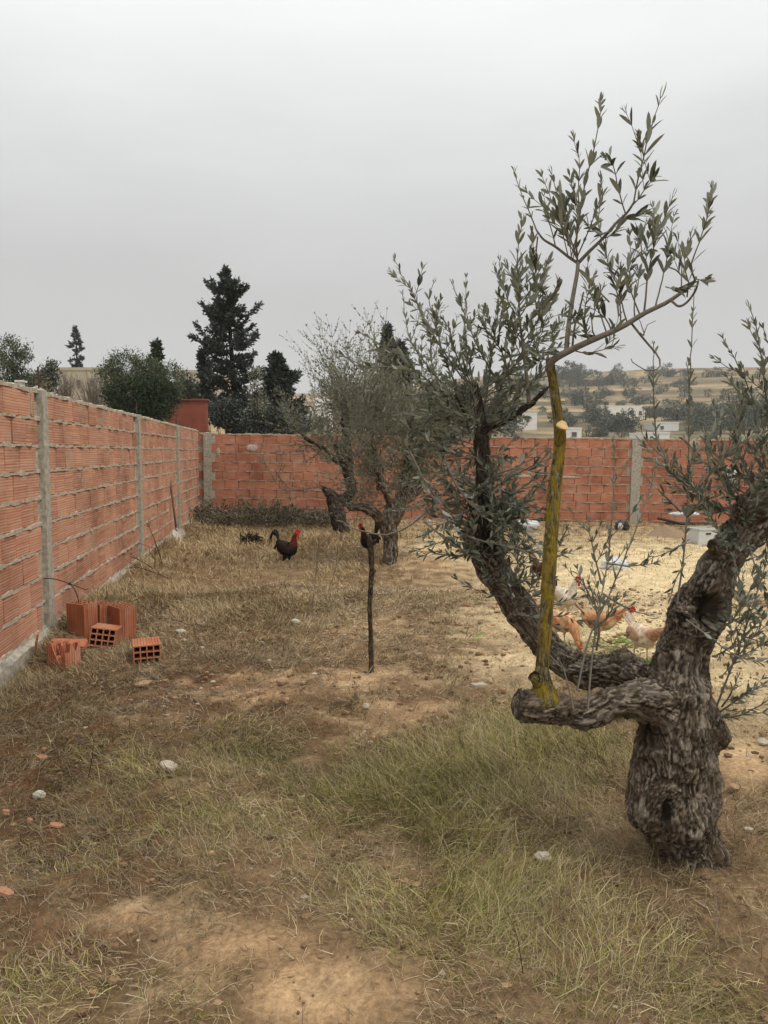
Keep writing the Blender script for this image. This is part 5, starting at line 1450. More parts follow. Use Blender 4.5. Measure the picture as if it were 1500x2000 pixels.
plants(5, 1085, 1112, 824, 840, 16, 30, 'dark tree left of the grey shed, behind the mossy shoot', L_, 'valley_tree')
plants(8, 1140, 1230, 850, 856, 12, 18, 'low green tree just above the rear wall left of its second post', L_, 'valley_tree')
plants(10, 1252, 1345, 812, 826, 14, 26, 'dark tree beyond the white strip roofed house', L_, 'valley_tree')
plants(34, 1335, 1500, 806, 858, 18, 34, 'dark green tree massed in the valley towards the right edge', L_, 'valley_tree')
plants(8, 985, 1020, 822, 856, 18, 32, 'dark tree left of the little half hidden white house', L_, 'valley_tree')
plants(10, 820, 985, 800, 850, 16, 32, 'dull tree behind the fan of thin olive shoots', L_, 'valley_tree')
plants(14, 600, 820, 790, 845, 14, 28, 'dull tree behind the crowns of the middle olives', L_, 'valley_tree')
plants(10, -30, 80, 780, 815, 16, 30, 'dull green tree on the slope behind the left wall', 'trees on the slope behind the left wall', 'slope_tree')

# ------------------------------------------------------------------ poultry
def fowl(label, base, yaw, scale=1.0, pose='up', body=(.03, .02, .018), neck=(.12, .02, .012), tailc=(.012, .012, .014), wingc=None, breast=None, tail='sickle', combm='comb', group=None, name='rooster', big=1.0):
    root = thing(name, label, 'chicken', base, yaw, group)
    root.scale = (scale,) * 3
    if pose == 'up':
        st = [(-.140, .372, .012, .018), (-.122, .358, .034, .040), (-.095, .335, .060, .066), (-.055, .300, .080, .090), (-.012, .270, .090, .100), (.030, .258, .088, .100), (.066, .268, .076, .090),
              (.088, .305, .058, .070), (.098, .348, .044, .052), (.105, .392, .035, .040), (.113, .432, .030, .032), (.130, .462, .026, .027), (.152, .472, .021, .021), (.168, .468, .012, .012)]
    else:
        hz = {'fwd': [(.145, .275, .056, .066), (.190, .300, .044, .050), (.235, .325, .035, .038), (.268, .345, .029, .031), (.295, .350, .026, .026), (.316, .344, .019, .019), (.328, .338, .011, .011)],
              'peck': [(.140, .225, .056, .066), (.175, .180, .044, .048), (.200, .130, .034, .036), (.215, .090, .028, .029), (.225, .065, .025, .025), (.232, .044, .019, .018), (.236, .032, .011, .011)]}[pose]
        st = [(-.175, .315, .012, .018), (-.150, .305, .034, .040), (-.115, .285, .062, .066), (-.06, .255, .086, .090), (.0, .238, .095, .098), (.05, .238, .092, .098), (.095, .252, .078, .088)] + hz
    st = np.array(st)
    st = smoothpath(st, 34)
    n = 18; c = np.stack([st[:, 0], np.zeros(len(st)), st[:, 1]], 1)
    t = unit(np.gradient(c, axis=0)); V = []; cl = []
    side = np.array([0, 1., 0])
    wing_ = np.array(wingc or body); br_ = np.array(breast or body); nk = np.array(neck); bd = np.array(body)
    n0 = .50 if pose == 'up' else .44
    face = np.array([.42, .03, .02]) if combm == 'comb' else np.array([.45, .12, .07])
    for k in range(len(st)):
        up = np.cross(t[k], side); up = up if up[2] > 0 or k > 20 else -up
        up = -np.cross(side, t[k]); up = up if np.dot(up, [0, 0, 1]) >= -.3 else up
        for q in range(n):
            a = 2 * PI * q / n
            rr_ = 1 + .04 * math.sin(q * 2.3 + k * 1.7) + random.uniform(-.07, .05)
            V.append(c[k] + side * st[k, 2] * math.cos(a) * rr_ + up * st[k, 3] * math.sin(a) * rr_)
            f = k / (len(st) - 1)
            col = bd * (1 - sstep(n0, n0 + .13, f)) + nk * sstep(n0, n0 + .13, f)
            if math.sin(a) * (1 if up[2] > 0 else -1) < -.2 and f < .55: col = br_
            if f > .88: col = face
            cl.append(col * random.uniform(.62, 1.3))
    m = MB(); Q = [[k * n + q, k * n + (q + 1) % n, (k + 1) * n + (q + 1) % n, (k + 1) * n + q] for k in range(len(st) - 1) for q in range(n)]
    m.add(V, Q, None, np.array(cl))
    e0 = len(st) * n
    m.add([c[0], ] + V[:n], None, [[0, 1 + (q + 1) % n, 1 + q] for q in range(n)], bd); m.add([c[-1] + t[-1] * .004] + V[-n:], None, [[0, 1 + q, 1 + (q + 1) % n] for q in range(n)], face)
    obj('body', m, M['feather'], root, smooth=True)
    H = c[-3]; hd = t[-3]; hu = -np.cross(side, hd); hu = hu if hu[2] > -.2 else -hu
    if pose == 'peck': hu = unit(np.array([.75, 0, .65]))
    # comb with five points
    base_l = [(-.035, .018), (-.024, .046), (-.014, .030), (-.004, .056), (.006, .034), (.016, .052), (.024, .030), (.032, .034), (.040, .012)]
    m = MB(); Vc = []
    sc = big
    for w in (-.004, .004):
        for (a, b) in base_l: Vc.append(H + hd * a * 1.0 + hu * (.010 + b * sc) + side * w)
        for (a, b) in base_l: Vc.append(H + hd * a * .9 + hu * .012 + side * w * 1.5)
    L9 = 9; Qc = []
    for k in range(8):
        Qc += [[k, k + 1, L9 + k + 1, L9 + k], [18 + k + 1, 18 + k, 27 + k, 27 + k + 1], [k, 18 + k, 18 + k + 1, k + 1]]
    m.add(Vc, Qc); obj('comb', m, M[combm], root)
    for sg in (1, -1):
        m = MB(); m.ball(H + hd * .016 - hu * .036 * (1 + .3 * (big - 1)) + side * sg * .011, (.011, .006, .024 * (.6 + .4 * big)), 8, 6); obj('wattle', m, M[combm], root, smooth=True)
        m = MB(); m.ball(H + hd * .002 + hu * .006 + side * sg * .0235, (.0055, .003, .0055), 8, 6); obj('eye', m, M['eye'], root, smooth=True)
    m = MB(); b0 = c[-1]; m.tube([b0 - hd * .006, b0 + hd * .014, b0 + hd * .028 - hu * .008], [.010, .007, .0015], 8); obj('beak', m, M['beak'], root, smooth=True)
    # tail feathers
    m = MB(); tc_ = np.array(tailc)
    if tail == 'sickle':
        for k in range(13):
            s_ = (k - 6) / 6.0; ln = 1 - .45 * abs(s_) * random.uniform(.6, 1); lift = random.uniform(.98, 1.14)
            pts = np.array([[-.105, s_ * .018, .345], [-.125, s_ * .032, .425 * lift], [-.160 - .02 * ln, s_ * .045, .468 * lift], [-.205 * (1 + .05 * ln), s_ * .055, .450], [-.225 - .02 * ln * (k % 2), s_ * .06, .385 - .035 * (k % 3)]])
            pts = pts[:5 if ln > .75 else 4]
            m.tube(smoothpath(pts, 10), np.array([.010, .017, .021, .023, .024, .023, .021, .018, .012, .003]) * .95, 6, col=tc_ * random.uniform(.7, 1.5), flat=.28)
        for k in range(10):
            s_ = (k - 4.5) / 4.5
            m.tube(smoothpath(np.array([[-.085, s_ * .055, .345], [-.135, s_ * .06, .325], [-.165, s_ * .055, .265 + random.uniform(-.02, .02)]]), 6), [.010, .016, .016, .014, .010, .003], 6, col=tc_ * random.uniform(.7, 1.5), flat=.3)
    else:
        for k in range(9):
            s_ = (k - 4) / 4.0
            m.tube(smoothpath(np.array([[-.13, s_ * .016, .300], [-.185, s_ * .030, .355], [-.235, s_ * .042, .405 + .02 * math.cos(s_ * 2)]]), 7), [.010, .018, .022, .023, .021, .016, .004], 6, col=tc_ * random.uniform(.75, 1.3), flat=.25)
    obj('tail', m, M['feather'], root, smooth=True)
    for sg in (1, -1):
        m = MB()
        wr = .50 if pose == 'up' else .0
        wc = np.array([-.025, sg * .084, .262 if wr == 0 else .285])
        m.ball(wc, (.108, .017, .060), 14, 9, col=wing_, rot=np.array(Matrix.Rotation(sg * .10, 3, 'Z') @ Matrix.Rotation(.18 + wr, 3, 'Y')))
        for k in range(6):
            m.tube([[-.03 - .01 * k, sg * .094, .275 - k * .012 + wr * .04], [-.10, sg * .086, .262 - k * .011 + wr * .09], [-.150 + .010 * k, sg * .060, .268 - k * .012 + wr * .13]], [.010, .013, .004], 6, col=wing_ * (.65 + .12 * (k % 3)), flat=.4)
        obj('wing', m, M['feather'], root, smooth=True)
    for sg, fx in ((1, .03), (-1, -.035)):
        m = MB()
        m.tube(smoothpath(np.array([[.0, sg * .045, .20], [fx * .6 + .005, sg * .047, .145], [fx - .008, sg * .046, .108]]), 6), [.040, .038, .030, .022, .013, .008], 8, col=br_)
        lg = obj('thigh', m, M['feather'], root, smooth=True)
        m = MB(); f = np.array([fx, sg * .047, .010])
        m.tube([[fx - .008, sg * .046, .112], [fx - .004, sg * .047, .06], f], [.0075, .0062, .0072], 7)
        for a in (-.45, 0, .45): m.tube([f, f + np.array([math.cos(a) * .032, math.sin(a) * .032, -.001]), f + np.array([math.cos(a) * .055, math.sin(a) * .055, -.006])], [.006, .005, .002], 6)
        m.tube([f, f + np.array([-.026, 0, -.006])], [.005, .002], 6)
        obj('leg', m, M['leg_pale'], root, smooth=True)
    return root

def put(px_, py_, lift=0.0):
    g = G(px_, py_); return (g[0], g[1], g[2] + lift)
fowl('black rooster with a dark red neck and a tall red comb, striding through dry grass', put(560, 1110), R(-8), 1.0, 'up', (.012, .008, .007), (.115, .014, .008), (.010, .011, .013), (.020, .009, .006), (.008, .006, .006), 'sickle', 'comb', name='rooster', big=1.25)
fowl('dark rooster half hidden behind the thin stake', put(722, 1092), R(215), 1.0, 'up', (.014, .009, .008), (.05, .012, .008), (.010, .011, .013), (.03, .010, .007), (.010, .008, .007), 'sickle', 'comb', name='rooster', big=1.15)
fowl('reddish brown rooster mostly hidden by the mossy yellow shoot', put(1057, 1142), R(150), .74, 'up', (.05, .012, .007), (.14, .03, .012), (.02, .008, .006), (.08, .02, .01), (.03, .01, .008), 'sickle', 'comb', name='rooster')
fowl('white hen with a black upright tail and red comb, right of the mossy shoot', put(1102, 1212), R(-38), .84, 'up', (.60, .53, .42), (.64, .56, .44), (.010, .012, .020), (.56, .48, .36), (.55, .45, .34), 'sickle', 'comb', name='hen', big=1.0)
fowl('buff orange hen bending down behind the sloping limb, its tail upright', put(1092, 1262), R(-52), .88, 'peck', (.60, .36, .19), (.55, .27, .13), (.50, .36, .25), (.52, .22, .09), (.60, .42, .27), 'fan', 'comb_pink', name='hen', big=.8)
fowl('brown hen stretching its neck forward behind the twiggy olive shoots', put(1168, 1258), R(-4), .82, 'fwd', (.46, .25, .12), (.40, .16, .06), (.24, .12, .07), (.40, .19, .09), (.55, .40, .25), 'fan', 'comb', name='hen', big=1.0)
fowl('cream hen facing the camera beside the fork of the olive trunk', put(1252, 1292), R(-72), .82, 'fwd', (.60, .48, .35), (.44, .25, .14), (.36, .28, .21), (.46, .30, .19), (.62, .52, .38), 'fan', 'comb_pink', name='hen', big=.9)

# ------------------------------------------------------------------ shovel, wire, plastic, stones and other small things
sh = thing('shovel', 'long handled shovel with a pale blade leaning on the third concrete post', 'shovel', (0, 0, 0))
y0 = G(350, 1052)[1] - .05
m = MB(); m.tube([P(333, 938, y0 + .28), P(338, 985, y0 + .18), P(345, 1036, y0 + .05)], [.017, .017, .019], 8); obj('handle', m, M['handle'], sh, smooth=True)
A_, B_ = P(345, 1032, y0 + .06), P(357, 1062, y0 - .1); ax = unit(B_ - A_); sx = unit(np.cross(ax, [0.3, -1, .3])); up_ = np.cross(sx, ax)
Vv = []; rows = [(0, .03), (.03, .085), (.10, .105), (.17, .095), (.23, .05), (.265, .004)]
for t_, w in rows:
    for u in (-1, -.5, 0, .5, 1): Vv.append(A_ + ax * t_ + sx * w * u + up_ * (.035 * u * u - .01))
n_ = len(Vv); Vv += [v_ - up_ * .004 for v_ in Vv]
Q = [[r_ * 5 + c_, r_ * 5 + c_ + 1, (r_ + 1) * 5 + c_ + 1, (r_ + 1) * 5 + c_] for r_ in range(5) for c_ in range(4)]
m = MB(); m.add(Vv, Q + [[a + n_ for a in q_[::-1]] for q_ in Q]); m.tube([A_ - ax * .08, A_ + ax * .05], [.021, .016], 8); obj('blade', m, M['blade'], sh, smooth=True)

m = MB(); yw = 6.2
m.tube(smoothpath([P(78, 1130, yw + .15), P(100, 1130, yw + .05), P(122, 1135, yw), P(136, 1141, yw - .02), P(146, 1152, yw), P(152, 1168, yw + .1), P(154, 1180, yw + .2)], 26), .004, 6)
m.tube(smoothpath([P(136, 1140, yw - .02), P(152, 1146, yw - .05), P(165, 1151, yw - .05), P(172, 1150, yw - .08)], 12), .0035, 6)
m.ball(P(136, 1140, yw - .02), (.014, .012, .014), 7, 5)
tag(obj('wire', m, M['rust'], smooth=True), 'bent rusty wire with a knot, reaching from the first post to the upright bricks', 'wire')

def crumple(label, c_, size, mat, seed, name='plastic_bag', cat='plastic bag', flat=1.0, group=None):
    m = MB(); m.ball((0, 0, 0), size, 20, 12)
    V_ = m.v[0]; f = fbm(V_ / max(size) * 3 + seed, 4, seed); g = fbm(V_ / max(size) * 7 + seed, 3, seed + 2)
    m.v[0] = V_ * (0.55 + .75 * f + .35 * np.abs(g - .5) * 2)[:, None] * np.array([1, 1, flat])
    return tag(obj(name, m, mat, loc=c_), label, cat, group)
g = G(1200, 1112); crumple('crumpled white plastic bag lying on the pale sand right of the white hen', (g[0], g[1], g[2] + .06), (.20, .13, .11), M['plastic'], 3)
g = G(1028, 1034); crumple('white plastic bag at the foot of the rear wall left of the mossy shoot', (g[0], g[1], g[2] + .08), (.26, .14, .14), M['plastic'], 5)
g = P(1425, 926, RY - .12); crumple('white plastic bag caught high against the rear wall near the right edge', (g[0], g[1], g[2]), (.17, .06, .15), M['plastic'], 7)
g = G(1217, 1036); crumple('black and grey plastic heap at the foot of the second rear post', (g[0], g[1] + .1, g[2] + .08), (.17, .10, .12), M['plastic_black'], 9, 'plastic_sheet', 'plastic sheet')
g = G(1208, 1036); crumple('small white scrap lying on the black plastic by the rear post', (g[0], g[1] - .12, g[2] + .10), (.05, .04, .07), M['plastic'], 10, 'plastic_scrap', 'plastic scrap')
g = G(1340, 1030); crumple('pale plastic sheet draped on boards by the rear wall', (g[0], g[1] + .1, g[2] + .30), (.34, .12, .06), M['plastic'], 12, 'plastic_sheet', 'plastic sheet')
# white open crate by the rear wall
cb = G(1372, 1062); ck = thing('crate', 'white plastic crate standing at the foot of the rear wall by the right limb', 'crate', cb, .25)
m = MB()
for c_, s_ in (((0, -.15, .15), (.40, .015, .30)), ((0, .15, .15), (.40, .015, .30)), ((-.2, 0, .15), (.015, .284, .30)), ((.2, 0, .15), (.015, .284, .30)), ((0, 0, .012), (.384, .284, .02))): m.box(c_, s_)
obj('body', m, M['plastic'], ck)
m = MB()
for sg in (-1, 1): m.box((0, sg * .163, .285), (.42, .02, .03))
for sg in (-1, 1): m.box((sg * .213, 0, .285), (.02, .30, .028))
obj('rim', m, M['plastic'], ck)
m = MB(); m.box((0, -.160, .20), (.10, .012, .03)); obj('handle', m, M['plastic_black'], ck)
for k, (a, b) in enumerate((((1284, 1012, RY - .35), (1362, 1030, RY - .5)), ((1300, 1022, RY - .4), (1400, 1024, RY - .45)))):
    m = MB(); m.tube([P(*a), P(*b)], .03, 4); tag(obj('plank', m, M['cut_dark']), ('dark plank sloping down in front of the rear wall', 'dark plank lying level in front of the rear wall')[k], 'plank')
m = MB(); q = G(1310, 1050); V_ = []
for i_ in range(16):
    for j_ in range(9):
        x_ = (i_ - 7.5) * .075; y_ = (j_ - 4) * .07; V_.append([q[0] + x_, q[1] + .25 + y_, q[2] - .04 + .26 * math.exp(-(x_ / .35) ** 2 - (y_ / .2) ** 2) * (1 + .5 * random.uniform(-.4, .4))])
m.add(V_, [[i_ * 9 + j_, (i_ + 1) * 9 + j_, (i_ + 1) * 9 + j_ + 1, i_ * 9 + j_ + 1] for i_ in range(15) for j_ in range(8)], None, np.array([.27, .195, .13]))
tag(obj('soil_heap', m, M['clod'], smooth=True), 'small heap of brown soil against the rear wall left of the white crate', 'soil heap')

def rock(label, px_, py_, w, h, mat, seed, name='stone', cat='stone', group=None, flat=.7, sink=.25):
    g = G(px_, py_); s_ = g[1] / FPX
    if name == 'brick_fragment':
        return tag(obj(name, slab_mesh(w * s_, w * s_ * .6, max(.008, h * s_ * .28), seed), mat, loc=(g[0], g[1], g[2] + .012), rot=(random.uniform(-.25, .1), random.uniform(-.3, .3), random.uniform(-.6, .6))), label, cat, group)
    m = MB(); m.ball((0, 0, 0), (w * s_ / 2, w * s_ / 2 * .75, h * s_ / 2 * 1.25), 12, 8)
    V_ = m.v[0]; sz = max(w, h) * s_
    f = fbm(V_ / sz * 4 + seed * 1.7, 3, seed)
    V_ = V_ * (.70 + .62 * f)[:, None]
    V_ = np.round(V_ / (sz * .16)) * sz * .16 * .45 + V_ * .55
    V_[:, 2] *= .72
    m.v[0] = V_
    return tag(obj(name, m, mat, loc=(g[0], g[1], g[2] + h * s_ * .5 - sink * h * s_ + .012), rot=(random.uniform(-.2, .2), random.uniform(-.2, .2), random.uniform(0, 6))), label, cat, group)
for (lab, a, b, w, h, mt, nm, gp) in (
    ('angular white stone on the brown soil near the left edge', 77, 1562, 25, 20, 'stone_white', 'stone', None), ('flat cream stone half buried in the green grass patch', 330, 1505, 42, 18, 'stone', 'stone', None),
    ('small white stone on bare soil right of the stake foot', 715, 1386, 13, 13, 'stone_white', 'stone', None), ('rounded brown stone on the bare soil left of the stake', 560, 1376, 14, 16, 'stone_brown', 'stone', None),
    ('pale yellowish stone in the grass left of the trunk foot', 1060, 1684, 36, 20, 'stone', 'stone', None), ('flat white stone on the straw right of the loose bricks', 353, 1238, 22, 10, 'stone_white', 'stone', None),
    ('blue grey crumpled stone in the middle straw', 577, 1220, 18, 13, 'stone_white', 'stone', None), ('tiny pale stone in the straw beyond the blue grey one', 480, 1182, 11, 8, 'stone', 'stone', None),
    ('orange brick lump on the sand between stake and sloping limb', 910, 1184, 15, 13, 'shard', 'brick_fragment', 'broken brick pieces'),
    ('thin orange brick shard nearest the left edge, under the white stone', 12, 1595, 20, 26, 'shard', 'brick_fragment', 'broken brick pieces'), ('small orange shard right of the edge shard', 58, 1610, 16, 22, 'shard', 'brick_fragment', 'broken brick pieces'),
    ('pointed flat orange shard, right end of the row of shards', 110, 1618, 30, 11, 'shard', 'brick_fragment', 'broken brick pieces'), ('rounded orange shard above the white stone', 86, 1468, 14, 12, 'shard', 'brick_fragment', 'broken brick pieces'),
    ('broken brick sliver lying just below the rounded orange shard', 82, 1484, 28, 12, 'shard', 'brick_fragment', 'broken brick pieces'), ('large orange brick chunk cut off by the left edge', 10, 1752, 34, 30, 'shard', 'brick_fragment', 'broken brick pieces'),
    ('brown clod with a hollow beside it near the red soil rim', 552, 1338, 26, 16, 'stone_brown', 'stone', None), ('brown stone pressed in soil near the right limb foot', 1432, 1548, 26, 20, 'stone_brown', 'stone', None),
    ('pale stone on sand at the right edge', 1490, 1455, 24, 12, 'stone', 'stone', None),
    ('white stone on the mound behind the stake', 838, 1022, 13, 9, 'stone_white', 'stone', None), ('reddish brown stone on bare soil left of the loose clod', 278, 1342, 30, 12, 'stone_brown', 'stone', None),
    ('small tan stone near the left limb among the straw', 700, 1072, 10, 7, 'stone', 'stone', None)):
    rock(lab, a, b, w, h, M[mt], a, nm, 'stone' if nm == 'stone' else 'brick', gp)
g = G(935, 1342); m = MB(); m.box((0, 0, .012), (.11, .05, .022)); tag(obj('wood_chip', m, M['stone'], loc=g, rot=(.05, .1, .6)), 'flat grey wood chip on the soil left of the sawn stub', 'wood chip')
# dark clump of plant debris behind the rooster
m = MB(); g = G(500, 1062); r = np.random.default_rng(3)
for k in range(260):
    a = r.normal(0, 1, 3); p0 = np.array([r.normal(0, .13), r.normal(0, .07), abs(r.normal(.04, .045))]); p0[0] = p0[0] * .55 - .10 + .10 * (k % 2)
    m.tube([p0, p0 + unit(a) * r.uniform(.05, .13)], [.014, .006], 4, cap=False)
tag(obj('debris_clump', m, M['bark_dark'], loc=(g[0] - .04, g[1], g[2])), 'dark brown clump of rotten plant debris behind the striding rooster', 'debris')

# fresh greens scattered for the hens
for k, (a, b, n_, s_, lab) in enumerate(((1238, 1262, 90, .12, 'heap of fresh green leaves beside the cream hen'), (1192, 1268, 50, .07, 'bright green leafy sprig near the sloping limb'), (1165, 1282, 50, .14, 'strewn green leaves along the top of the sloping limb'), (1258, 1318, 60, .15, 'scattered green stalks at the fork of the olive trunk'), (905, 1256, 16, .16, 'thin green stalks lying on the sand left of the sloping limb'))):
    g = G(a, b); r = np.random.default_rng(90 + k); np.random.seed(k)
    pos = np.array([g[0], g[1], 0]) + np.stack([r.normal(0, s_, n_), r.normal(0, s_ * 1.1, n_), r.uniform(0, .07, n_)], 1)
    pos[:, 2] += Hy(pos[:, 0], pos[:, 1]) + .01
    m = MB(); scatter(m, LEAF_BIG, pos, unit(np.stack([r.normal(0, 1, n_), r.normal(0, 1, n_), r.uniform(0, .7, n_)], 1)), r.normal(0, .5, (n_, 3)) + np.array([0, 0, 1]), r.uniform(.03, .09, n_), .9)
    tag(obj('greens', m, M['greens']), lab, kind='stuff')

# dry upright stalks
def stalk(label, base, pts, r0, forks, seed, mat='twig'):
    r = np.random.default_rng(seed); m = MB()
    pp = smoothpath(np.array(pts), 20); m.tube(pp, np.linspace(r0, r0 * .4, 20), 5)
    for k in range(forks):
        i_ = r.integers(6, 18); d_ = np.array([r.normal(0, .10), r.normal(0, .08), r.uniform(.02, .12)])
        m.tube([pp[i_], pp[i_] + d_ * .6, pp[i_] + d_ * 1.2], [r0 * .5, r0 * .4, r0 * .25], 4, cap=False)
    tag(obj('dry_stalk', m, M[mat], smooth=True), label, 'dry stalk', 'dry weed stalks')
def stk(label, lst, r0=.005, forks=6, seed=1, mat='bark_dark'):
    y_ = G(*lst[0])[1]; stalk(label, None, [P(a, b, y_ - .05 * k) for k, (a, b) in enumerate(lst)], r0, forks, seed, mat)
stk('thin leaning dry stalk in front of the second post', [(318, 1105), (308, 1072), (296, 1040), (288, 1022)], .006, 5, 2)
stk('second dry stalk crossing the leaning one near the second post', [(302, 1112), (303, 1085), (304, 1062)], .005, 4, 3)
stk('long dry stalk lying outward from the left wall below the second post', [(330, 1130), (300, 1118), (262, 1108), (212, 1120)], .005, 6, 4)
stk('branching dry stalk touching the left wall between first and second posts', [(300, 1110), (268, 1092), (240, 1080)], .005, 6, 5)
stk('tall fine dry weed right of the striding rooster', [(608, 1200), (616, 1130), (620, 1080), (626, 1040)], .0045, 12, 6, 'twig')
stk('fine dry weed standing left of the stake', [(640, 1160), (655, 1110), (660, 1060)], .004, 10, 7, 'twig')
stk('pale tall grass stem right of the trunk foot, standing alone', [(1395, 1860), (1400, 1790), (1396, 1730), (1390, 1690)], .0028, 0, 8, 'stone')
stk('dark thin stalk standing in the green grass at lower right', [(1022, 1905), (1010, 1830), (990, 1780)], .0016, 0, 9)
stk('dark thin dry stalk in the near left straw', [(172, 1520), (180, 1480), (184, 1440)], .002, 2, 10)

# brush along the foot of the rear wall
m = MB(); tw_ = MB(); out_ = []
r = np.random.default_rng(8); np.random.seed(8)
for k in range(420):
    px_ = r.uniform(385, 655); y_ = r.uniform(16.2, 18.2)
    x_ = (px_ - 750) / FPX * y_; z_ = float(Hy(x_, y_))
    hgt = (.20 + .22 * math.exp(-((px_ - 520) / 60) ** 2) + .15 * math.exp(-((px_ - 410) / 30) ** 2)) * r.uniform(.4, 1.1)
    d_ = unit(np.array([r.normal(0, .8), r.normal(-.3, .6), r.uniform(.2, 1)]))
    L_ = hgt * r.uniform(.8, 1.6)
    p0 = np.array([x_, y_, z_ + r.uniform(0, hgt * .4)])
    pp = smoothpath(np.array([p0, p0 + d_ * L_ * .6, p0 + d_ * L_ + np.array([0, 0, -.12 * L_])]), 6)
    tw_.tube(pp, np.linspace(.008, .003, 6), 4, cap=False)
    for q_ in range(26):
        out_.append((pp[r.integers(1, 6)] + r.normal(0, .04, 3), unit(d_ + r.normal(0, .6, 3)), r.normal(0, 1, 3), r.uniform(.04, .10)))
scatter(m, LEAF_SMALL, np.array([o_[0] for o_ in out_]), np.array([o_[1] for o_ in out_]), np.array([o_[2] for o_ in out_]), np.array([o_[3] for o_ in out_]), 1.4)
bh = tag(link('undergrowth', None), 'tangled dry brush heaped along the foot of the rear wall', kind='stuff')
tag(obj('brush_leaves', m, M['brush'], bh), kind='stuff'); tag(obj('brush_stems', tw_, M['bare_twig'], bh), kind='stuff')

# ------------------------------------------------------------------ grass, straw, clods
def wall_clear(x, y): return (x > wall_left_x(y) + .06) & (y < RY - .1)
def blades(N, ymin, ymax, dens_fn, len_fn, lean, wid, col_fn, seed, flat=False, seg=3, clump=0.0, curl=.35):
    r = np.random.default_rng(seed)
    # even over the ground of the wedge one can see, and a little beyond its sides
    y = np.sqrt(r.uniform(ymin ** 2, ymax ** 2, N)); x = r.uniform(-.62, .66, N) * y
    if clump:
        cx = (np.floor(x / clump) + .5 + .8 * (vnoise(np.stack([np.floor(x / clump), np.floor(y / clump), x * 0], -1), 5) - .5)) * clump
        cy = (np.floor(y / clump) + .5 + .8 * (vnoise(np.stack([np.floor(x / clump), np.floor(y / clump), x * 0], -1), 6) - .5)) * clump
        k_ = r.random(N) < .65
        x = np.where(k_, cx + r.normal(0, clump * .17, N), x); y = np.where(k_, cy + r.normal(0, clump * .17, N), y)
    ok = wall_clear(x, y); x, y = x[ok], y[ok]
    z = Hy(x, y)
    px, py = proj(np.stack([x, y, z], -1))
    d = dens_fn(px, py, x, y); ok = r.random(len(x)) < d
    x, y, z, px, py = x[ok], y[ok], z[ok], px[ok], py[ok]; n = len(x)
    L_ = len_fn(px, py, x, y, r)
    swirl = fbm(np.stack([x * 1.6, y * 1.6, x * 0], -1), 2, 61) * 9.0
    az = swirl + r.normal(0, 1.1 if clump else 1.8, n)
    th0 = np.abs(r.normal(lean, .40, n)).clip(0, 1.5); bend = r.uniform(.1, 1.4, n)
    turn = r.normal(0, curl, n)
    pts = [np.stack([x, y, z - .004 + (r.uniform(0, .018, n) if flat else 0)], 1)]
    for k in range(seg):
        th = np.minimum(th0 + bend * (k / seg), 1.85 if not flat else 1.62)
        a_ = az + turn * k + r.normal(0, curl * .6, n)
        e_ = np.stack([np.cos(a_), np.sin(a_), np.zeros(n)], 1)
        pts.append(pts[-1] + (L_ / seg)[:, None] * (np.sin(th)[:, None] * e_ + np.cos(th)[:, None] * np.array([0, 0, 1.])))
    for k in range(1, seg + 1):
        pts[k][:, 2] = np.maximum(pts[k][:, 2], Hy(pts[k][:, 0], pts[k][:, 1]) + .004)
    s_ = np.stack([-np.sin(az + r.normal(0, .6, n)), np.cos(az), r.normal(0, .3, n)], 1)
    w = wid * r.uniform(.5, 1.5, n) * np.clip(y / 3.2, 1, 4.2)
    V = []
    for k in range(seg + 1):
        f = (1, .95, .8, .55, .12)[k] if seg == 4 else ((1, .95, .7, .12)[k] if seg == 3 else (1, .8, .12)[k])
        V += [pts[k] - s_ * (w * f / 2)[:, None], pts[k] + s_ * (w * f / 2)[:, None]]
    V = np.stack(V, 1); m_ = 2 * (seg + 1)
    off = np.arange(n) * m_
    Q = np.concatenate([np.stack([off + 2 * k, off + 2 * k + 1, off + 2 * k + 3, off + 2 * k + 2], 1) for k in range(seg)])
    c = col_fn(px, py, x, y, r)
    mb_ = MB(); mb_.add(V.reshape(-1, 3), Q, None, np.repeat(c, m_, 0))
    print('blades', n, 'tris', n * seg * 2)
    return mb_

def colmix(r, n, a, b):
    t = r.random(n)[:, None]; return np.array(a) * (1 - t) + np.array(b) * t
def patch(x, y, s, seed): return fbm(np.stack([x * s, y * s, x * 0 + .5], -1), 3, seed)
def d_dry(px, py, x, y):
    b, s, rd = soil_masks(px, py)
    base = .42 + 1.6 * (patch(x, y, 2.3, 71) - .5) + 1.1 * (patch(x, y, .8, 72) - .5) + 1.8 * (patch(x, y, 9, 75) - .5)
    base = base - 1.1 * np.exp(-((x + 1.33) / .30) ** 2 - ((y - 10.0) / .75) ** 2)
    base = base + .9 * np.exp(-((x - 1.18) / .36) ** 2 - ((y - 2.85) / .30) ** 2) + .8 * np.exp(-((x - wall_left_x(y)) / .22) ** 2)
    return np.clip(base + .55 * tall_mask(px, py) + .2 * green_mask(px, py) - 1.15 * b - 1.0 * s - .12 * rd, .02, 1)
def l_dry(px, py, x, y, r):
    t = tall_mask(px, py)
    return (.040 + .050 * patch(x, y, 1.9, 73) + .065 * t + .045 * np.exp(-((x - wall_left_x(y)) / .22) ** 2) + .03 * np.exp(-((x - 1.18) / .3) ** 2 - ((y - 2.85) / .26) ** 2)) * (1 - .8 * np.exp(-((x + 1.33) / .40) ** 2 - ((y - 9.9) / .9) ** 2)) * r.uniform(.5, 1.5, len(px))
